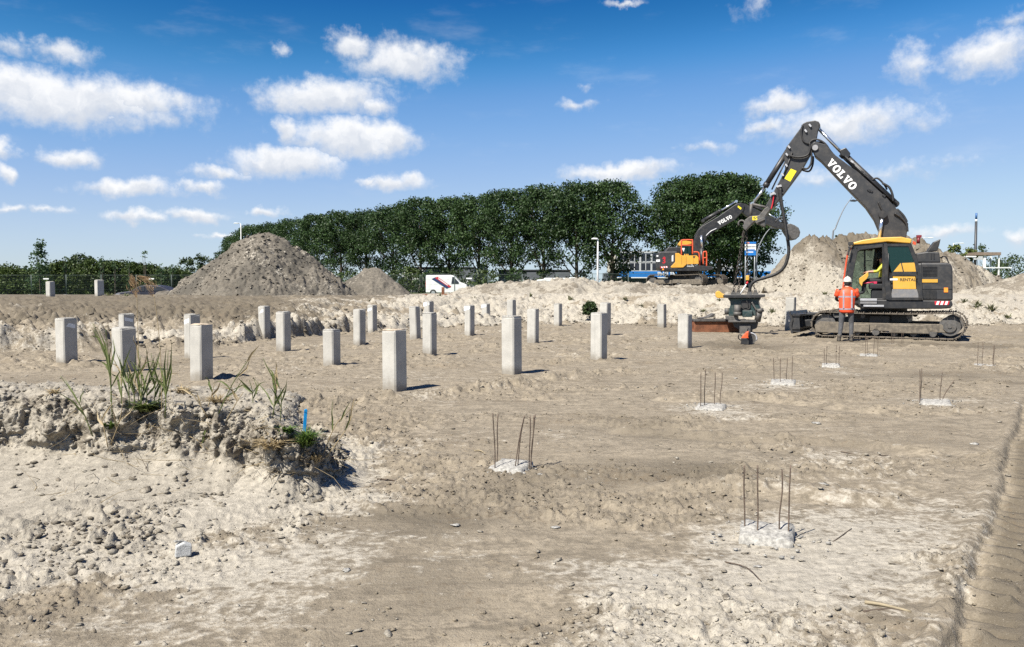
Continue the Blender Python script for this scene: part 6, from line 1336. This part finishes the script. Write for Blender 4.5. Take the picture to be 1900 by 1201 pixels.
# ---- the smaller, farther excavator
D2 = 53.5; B2, K2 = R(6), R(44); z2 = EYE+(534-529)/1500*D2-.05
gx2 = (1275-950)/1500*D2; f2 = np.array([math.cos(B2), -math.sin(B2)]); O2 = (gx2, D2, z2)
E2 = Fr(O2, f2); U2 = Fr(O2, (math.cos(K2), -math.sin(K2)))
e2 = empty('excavator', O2, E2.a, 'orange and dark grey excavator standing behind the sand ridge', 'excavator'); d2 = U2.a-E2.a
for yc in (-1.25, 1.25): make_track(e2, yc, 2.05, -2.15, .0, .345, .62, d2, (0, 0, 0), .20)
m = MB(); m.bb(-.8, .8, -.95, .95, .38, .70); m.build('centre_frame', M_VD, e2, .03, rot=(0,0,d2)); m = MB(); m.cyl((0,0,.70), (0,0,.95), .7, n=28); m.build('slew_ring', M_STEEL, e2)
N2 = -1.35
prism_px(E2, e2, 'deck', [(1238,493),(1312,496),(1312,502.5),(1290,505),(1240,505),(1222,503)], N2, 1.35, M_VD, .03)
prism_px(E2, e2, 'counterweight', [(1216.5,472),(1219,470),(1250,469.5),(1252,504),(1219,503),(1216.5,498)], N2-.02, 1.3, M_VD2, .08)
prism_px(E2, e2, 'engine_hood', [(1228,470.5),(1235,461.5),(1258,461),(1264,471)], N2+.35, .9, M_VD, .05)
prism_px(E2, e2, 'side_panel', [(1251.5,470.5),(1258,470.5),(1264,475),(1291,475),(1294.5,479),(1294.5,490.5),(1272,491.5),(1266,497),(1244,497.5),(1243,495.5),(1251.5,487)], N2-.05, N2+.5, M_OR, .02)
for xx in (1264.5, 1273, 1287): prism_px(E2, e2, 'panel_line', [(xx,475.5),(xx+.35,475.5),(xx+.35,491),(xx,491)], N2-.056, N2-.04, M_VD, 0)
prism_px(E2, e2, 'lock', [(1285.5,475.5),(1290.5,475.5),(1288,479.5),(1286,478)], N2-.06, N2-.045, M_VD, 0)
for k in range(3): prism_px(E2, e2, 'filler_cap', [(1269.5+k*3,471.5),(1271+k*3,471.5),(1271+k*3,475),(1269.5+k*3,475)], N2+.1, N2+.2, M_OR, .01)
brand(E2, (1274.5,495.2), (1287.5,495.2), 2.0, N2, e2, False, -1)
prism_px(E2, e2, 'model_plate', [(1246.3,475),(1249.3,473),(1249.3,485),(1246.3,485.5)], N2-.03, N2-.018, M_LET, 0); prism_px(E2, e2, 'white_mark', [(1217.5,482),(1224.5,481.5),(1224.5,486),(1217.5,486)], N2-.03, N2-.018, M_LET, 0); prism_px(E2, e2, 'white_mark', [(1218,473.8),(1221.5,473.8),(1221.5,476.5),(1218,476.5)], N2-.03, N2-.018, M_LET, 0)
lettering('3', .48, M_REDB, e2, E2.q3(1232, 484.5, N2-.024), (math.pi/2, 0, 0), .004); prism_px(E2, e2, 'red_mark', [(1229.5,479.5),(1232.5,476),(1235.5,479.5),(1234,479.8),(1232.5,478),(1231,479.8)], N2-.03, N2-.021, M_REDB, 0)
hs2 = prism_px(E2, e2, 'hazard_stripe', [(1225,495),(1239,494),(1239,497),(1225,498)], N2-.03, N2-.02, M_REDB, 0)
for k in range(3): prism_px(E2, hs2, 'white_bar', [(1226.5+k*4.3,494.9-k*.3),(1229+k*4.3,494.7-k*.3),(1230+k*4.3,497.4-k*.3),(1227.5+k*4.3,497.6-k*.3)], N2-.034, N2-.031, M_LET, 0)
prism_px(E2, e2, 'tail_lamp', [(1228.5,498.5),(1232,498.5),(1232,501.3),(1228.5,501.3)], N2-.04, N2-.02, M_ORL, 0)
# cab on the far side
for pp, y0_, y1_, mt, nm in (([(1262,447),(1280,450),(1280,454),(1258,458),(1256,455)], .3, 1.3, M_OR, 'cab_roof'), ([(1262,456),(1264,456),(1265,475),(1262,475)], .3, 1.3, M_VD, 'rear_pillar'), ([(1281,452),(1283,452),(1285,478),(1283,478)], .3, 1.3, M_VD, 'front_pillar'), ([(1264,457),(1281,454),(1283,478),(1264,478)], .3, .33, GLASSD, 'side_window'), ([(1264,457),(1281,454),(1283,478),(1264,478)], 1.2, 1.23, GLASSD, 'side_window'), ([(1259.5,461),(1269.5,461),(1267.5,469),(1262,469)], -.5, -.1, M_LET, 'tool_box')):
    prism_px(E2, e2, nm, pp, y0_, y1_, mt, .01)
for pts in ([(1264.5,474),(1264.5,450),(1266,446),(1283,445.5),(1285,448),(1285,472)], [(1265,455),(1284,455.5)], [(1287,468),(1294,468),(1297.5,473),(1298,496),(1296,496.5)], [(1305,491),(1305,470),(1308,467.5),(1311,470),(1311,496)], [(1304.5,479),(1311,478.5)]): hose(E2, e2, pts, N2+.15, .045, M_RAIL, 'hand_rail')
BOOM2 = [(1285,474),(1286,455),(1289,441),(1295,427),(1302,420),(1330,403.5),(1366,378.5),(1374,377),(1380,383),(1378,392),(1362,409),(1327,429),(1311,440),(1306,452),(1303,478)]
boom2 = prism_px(E2, e2, 'boom', BOOM2, -.3, .3, M_VD, .03, 0); brand(E2, (1334.5,418), (1359.5,404.5), 7.2, -.306, boom2, False, -1); prism_px(E2, boom2, 'placard', [(1369.5,381.5),(1376,386),(1374.5,389.5),(1368.5,384.5)], -.308, -.301, M_PLAC, 0)
cylr(E2, e2, (1304,410), (1336,392), -.0, .12, 0, (1366,374), .06, 'arm_cylinder'); m = MB(); m.cyl(E2.q3(1302,494,-.45), E2.q3(1302,462,-.45), .13, n=12); lc = m.build('lift_cylinder', M_VD, e2); m = MB(); m.cyl(E2.q3(1302,462,-.45), E2.q3(1301.5,437,-.45), .075, n=10); m.build('rod', M_ROD, lc)
hose(E2, e2, [(1288,440),(1294,430),(1304,418),(1330,400)], -.2, .035); hose(E2, e2, [(1310,438),(1318,430),(1330,424)], -.34, .03, M_SILV)
prism_px(E2, e2, 'stick', [(1372,377),(1382,379),(1400,388),(1458,418),(1456,426),(1440,424),(1384,402),(1373,392)], -.22, .22, M_VD, .03, 0)
cylr(E2, e2, (1392,378), (1424,396), 0, .10, 0, (1448,410), .05, 'bucket_cylinder'); hose(E2, e2, [(1438,412),(1448,404),(1458,410),(1462,420)], -.2, .05); m = MB(); m.tube([E2.q3(1448,408,0), E2.q3(1462,418,0)], .09, 8); m.build('link', M_STEEL, e2)
bk = E2.qs([(1452,420),(1462,416),(1470,419),(1478,424),(1481,432),(1479,440),(1472,446),(1465,445),(1459,436),(1454,428)]); m = MB(); m.prism(bk, -.6, .6); m.build('bucket', M_STEEL, e2, .05)
# ------------------------------------------------------------------ people
SKIN_ = pm('skin', (.42,.23,.16), .55, .1, 20); TROUS = pm('grey_work_trousers', (.075,.075,.078), .85, .25, 14, bump=.5, bscale=25); HIVIS = pm('orange_hi_vis', (.72,.075,.02), .6, .12, 9, bump=.5, bscale=16); REFL = pm('reflective_tape', (.27,.24,.26), .4, .15, 25); HELM = pm('white_helmet', (.56,.54,.47), .4, .06, 10, dust=.15); SLEEVE = pm('dark_sleeve', (.02,.02,.022), .85, .2, 12); BOOT = pm('work_boot', (.03,.026,.022), .75, .3, 16, dust=.4); HVY = pm('yellow_hi_vis', (.40,.38,.03), .6, .1, 9)
def skin_mesh(J, E, root, sub=2):
    names = list(J); idx = {n: i for i, n in enumerate(names)}
    me = bpy.data.meshes.new('skeleton'); me.from_pydata([J[n][0] for n in names], [(idx[a], idx[b]) for a, b in E], []); me.update()
    o = bpy.data.objects.new('skeleton', me); COL.objects.link(o); sk = o.modifiers.new('skin', 'SKIN'); sk.use_smooth_shade = True; sv = me.skin_vertices[0].data
    for n in names: r_ = J[n][1]; sv[idx[n]].radius = r_ if hasattr(r_, '__len__') else (r_, r_); sv[idx[n]].use_root = (n == root)
    ss = o.modifiers.new('sub', 'SUBSURF'); ss.levels = sub; ss.render_levels = sub
    out = bpy.data.meshes.new_from_object(o.evaluated_get(bpy.context.evaluated_depsgraph_get())); bpy.data.objects.remove(o); bpy.data.meshes.remove(me); return out
def add_hand(J, E, side, wrist, d, up):
    """palm and five unequal, slightly curled fingers"""
    w_ = Vector(J[wrist][0]); d = Vector(d).normalized(); up = Vector(up).normalized(); s = d.cross(up); pn = 'palm'+side; J[pn] = (tuple(w_+d*.07), (.032, .018)); E.append((wrist, pn))
    for k, (off, L) in enumerate(((-.030,.070),(-.010,.080),(.010,.074),(.030,.058))):
        a, b = 'f%s%da' % (side, k), 'f%s%db' % (side, k); J[a] = (tuple(w_+d*.115+s*off), .0085); J[b] = (tuple(w_+d*(.115+L*.75)+s*off-up*L*.45), .0075); E += [(pn, a), (a, b)]
    t = 't'+side; J[t] = (tuple(w_+d*.065+s*-.055-up*.02), .0095); E.append((pn, t)); t2 = t+'2'; J[t2] = (tuple(w_+d*.105+s*-.065-up*.03), .008); E.append((t, t2))
def assign(me, fn, mats):
    for m_ in mats: me.materials.append(m_)
    for p_ in me.polygons: p_.material_index = fn(p_.center)
def ellr(cx, cy, z, rx, ry, n=20, tilt=0): return [(cx+rx*math.cos(2*math.pi*k/n), cy+ry*math.sin(2*math.pi*k/n), z+tilt*math.sin(2*math.pi*k/n)) for k in range(n)]
# worker seen from behind; he faces the cab (local +y)
J = {'pelvis': ((0,0,.96),(.15,.115)), 'spine': ((.005,.02,1.14),(.14,.105)), 'chest': ((.01,.05,1.33),(.165,.115)), 'neck': ((.015,.09,1.49),.056), 'head': ((.02,.125,1.585),(.078,.092)), 'crown': ((.025,.14,1.685),(.072,.085)),
 'shl': ((-.185,.05,1.425),.068), 'ell': ((-.27,.10,1.17),.046), 'wrl': ((-.20,.32,1.12),.032), 'shr': ((.20,.06,1.425),.068), 'elr': ((.285,.12,1.17),.046), 'wrr': ((.20,.34,1.14),.032),
 'hil': ((-.10,0,.90),.105), 'knl': ((-.135,.03,.50),.072), 'anl': ((-.175,-.02,.10),.052), 'tol': ((-.195,.13,.045),.042), 'hir': ((.10,0,.90),.105), 'knr': ((.13,.04,.50),.072), 'anr': ((.125,.0,.10),.052), 'tor': ((.15,.15,.045),.042)}
E_ = [('pelvis','spine'),('spine','chest'),('chest','neck'),('neck','head'),('head','crown'),('chest','shl'),('shl','ell'),('ell','wrl'),('chest','shr'),('shr','elr'),('elr','wrr'),('pelvis','hil'),('hil','knl'),('knl','anl'),('anl','tol'),('pelvis','hir'),('hir','knr'),('knr','anr'),('anr','tor')]
add_hand(J, E_, 'L', 'wrl', (.5,.85,.1), (0,0,1)); add_hand(J, E_, 'R', 'wrr', (-.5,.85,.1), (0,0,1))
x, y, _ = G(1570, 634, 0)
wk = empty('person', (x, y, hz(x, y)+.01), R(-16), 'worker in orange vest, white helmet and grey trousers standing at the open cab', 'person')
bm_ = skin_mesh(J, E_, 'pelvis')
assign(bm_, lambda c: 0 if c.z < 1.0 and c.y < .22 and abs(c.x) < .25 else (1 if c.z > 1.50 or (c.y > .33 and c.z < 1.3) else 2), [TROUS, SKIN_, SLEEVE])
body = add_obj('body', bm_, None, wk)
m = MB(); m.loft([ellr(0,.0,.80,.185,.135,tilt=.012), ellr(0,.0,.84,.20,.145), ellr(0,.005,1.0,.205,.145), ellr(.005,.03,1.18,.215,.145), ellr(.01,.05,1.33,.235,.145), ellr(.01,.06,1.43,.225,.125), ellr(.012,.075,1.475,.14,.10), ellr(.015,.085,1.51,.08,.075)], False)
for s, a, b in ((-1, (-.195,.05,1.425), (-.262,.085,1.24)), (1, (.205,.06,1.425), (.275,.10,1.24))): m.tube([a, b], [.092, .074], 12, 3, False)
vest = m.build('hi_vis_vest', HIVIS, wk); sl = vest.modifiers.new('thick', 'SOLIDIFY'); sl.thickness = .006
for z_, rx, ry, cy in ((.90,.212,.153,.002),(1.24,.232,.153,.04)): m = MB(); m.loft([ellr(.004,cy,z_-.022,rx,ry), ellr(.004,cy,z_+.022,rx,ry)], False); m.build('reflective_band', REFL, vest)
for xx in (-.10, .11): m = MB(); m.add([(xx-.022,-.149,.92),(xx+.022,-.149,.92),(xx+.022,-.128,1.2),(xx+.022,-.105,1.33),(xx+.022,-.072,1.42),(xx-.022,-.072,1.42),(xx-.022,-.105,1.33),(xx-.022,-.128,1.2)], [(0,1,2,7),(7,2,3,6),(6,3,4,5)]); m.build('reflective_band', REFL, vest)
m = MB(); rings = [ellr(.022,.135,1.655+.148*math.sin(R(a)), .112*math.cos(R(a))+.002, .132*math.cos(R(a))+.002, 24) for a in (0,12,25,40,55,70,82,89)]; m.loft(rings, True); hel = m.build('helmet', HELM, wk)
m = MB(); m.loft([ellr(.022,.145,1.650,.122,.158,24), ellr(.022,.145,1.660,.120,.156,24), ellr(.022,.135,1.662,.108,.128,24)], True); m.build('brim', HELM, hel); m = MB(); m.tube([(.022,.135-.125*math.cos(t), 1.66+.150*math.sin(t)) for t in [R(a) for a in range(20, 165, 16)]], .012, 6); m.build('ridge', HELM, hel)
for nm, (ax, ay) in (('l', (-.185,.03)), ('r', (.135,.05))): m = MB(); m.loft([ellr(ax,ay+.02,.0,.052,.135,14), ellr(ax,ay+.02,.03,.056,.14,14), ellr(ax,ay+.02,.075,.05,.11,14), ellr(ax,ay-.03,.12,.052,.062,14), ellr(ax,ay-.05,.19,.056,.058,14)], True); m.build('boot', BOOT, wk)
# face, ears and hair
m = MB(); m.cyl((.022,.218,1.575), (.022,.238,1.562), .014, .010, 8); m.build('nose', SKIN_, body)
for s in (-1, 1): m = MB(); m.cyl((.022+s*.075,.115,1.585), (.022+s*.092,.11,1.59), .028, .022, 10); m.build('ear', SKIN_, body); m = MB(); m.cyl((.022+s*.032,.203,1.605), (.022+s*.032,.212,1.605), .011, n=8); m.build('eye', SLEEVE, body)
m = MB(); m.bb(-.003,.047,.205,.214,1.528,1.536); m.build('mouth', M_PINK, body)
m = MB(); m.loft([ellr(.02,.105,1.545,.068,.075), ellr(.02,.105,1.60,.085,.092), ellr(.02,.11,1.66,.088,.10)], True); m.build('hair', SLEEVE, wk)
# operator inside the cab, facing forward (machine +x)
sx, sz_ = E1.q(1630, 533, .70); base = Vector((sx, .70, sz_+.10))
J = {'pelvis': ((-.10,0,.10),(.14,.13)), 'spine': ((-.13,0,.30),(.115,.14)), 'chest': ((-.12,0,.48),(.115,.165)), 'neck': ((-.09,0,.64),.056), 'head': ((-.06,0,.73),(.09,.078)), 'crown': ((-.05,0,.83),(.085,.072)),
 'shl': ((-.11,.19,.56),.066), 'ell': ((.06,.27,.36),.046), 'wrl': ((.27,.22,.36),.032), 'shr': ((-.11,-.19,.56),.066), 'elr': ((.06,-.27,.36),.046), 'wrr': ((.27,-.22,.36),.032),
 'hil': ((-.05,.10,.09),.095), 'knl': ((.38,.13,.10),.07), 'anl': ((.42,.13,-.26),.05), 'tol': ((.55,.13,-.29),.042), 'hir': ((-.05,-.10,.09),.095), 'knr': ((.38,-.13,.10),.07), 'anr': ((.42,-.13,-.26),.05), 'tor': ((.55,-.13,-.29),.042)}
E_ = [('pelvis','spine'),('spine','chest'),('chest','neck'),('neck','head'),('head','crown'),('chest','shl'),('shl','ell'),('ell','wrl'),('chest','shr'),('shr','elr'),('elr','wrr'),('pelvis','hil'),('hil','knl'),('knl','anl'),('anl','tol'),('pelvis','hir'),('hir','knr'),('knr','anr'),('anr','tor')]
add_hand(J, E_, 'L', 'wrl', (1,-.2,-.1), (0,0,1)); add_hand(J, E_, 'R', 'wrr', (1,.2,-.1), (0,0,1))
rotm = Matrix.Rotation(E1.a, 4, 'Z'); wp = Vector(OX)+rotm @ base
op = empty('person', wp, E1.a, 'operator with yellow sleeves sitting inside the open cab of the large excavator', 'person')
bm_ = skin_mesh(J, E_, 'pelvis'); assign(bm_, lambda c: 1 if c.z > .635 or (c.x > .17 and c.z > .25) else (0 if c.z < .2 else 2), [SLEEVE, SKIN_, HVY]); ob = add_obj('body', bm_, None, op)
m = MB(); m.loft([ellr(-.07,0,.74,.095,.083), ellr(-.065,0,.80,.098,.086), ellr(-.06,0,.86,.07,.06), ellr(-.06,0,.885,.02,.02)], True); m.build('hair', SLEEVE, op)
m = MB(); m.cyl((.028,0,.72), (.05,0,.705), .014, .01, 8); m.build('nose', SKIN_, ob)
for s in (-1, 1): m = MB(); m.cyl((.018,s*.032,.75), (.026,s*.032,.75), .011, n=8); m.build('eye', SLEEVE, ob); m = MB(); m.cyl((-.06,s*.074,.73), (-.062,s*.09,.735), .027, .021, 10); m.build('ear', SKIN_, ob)
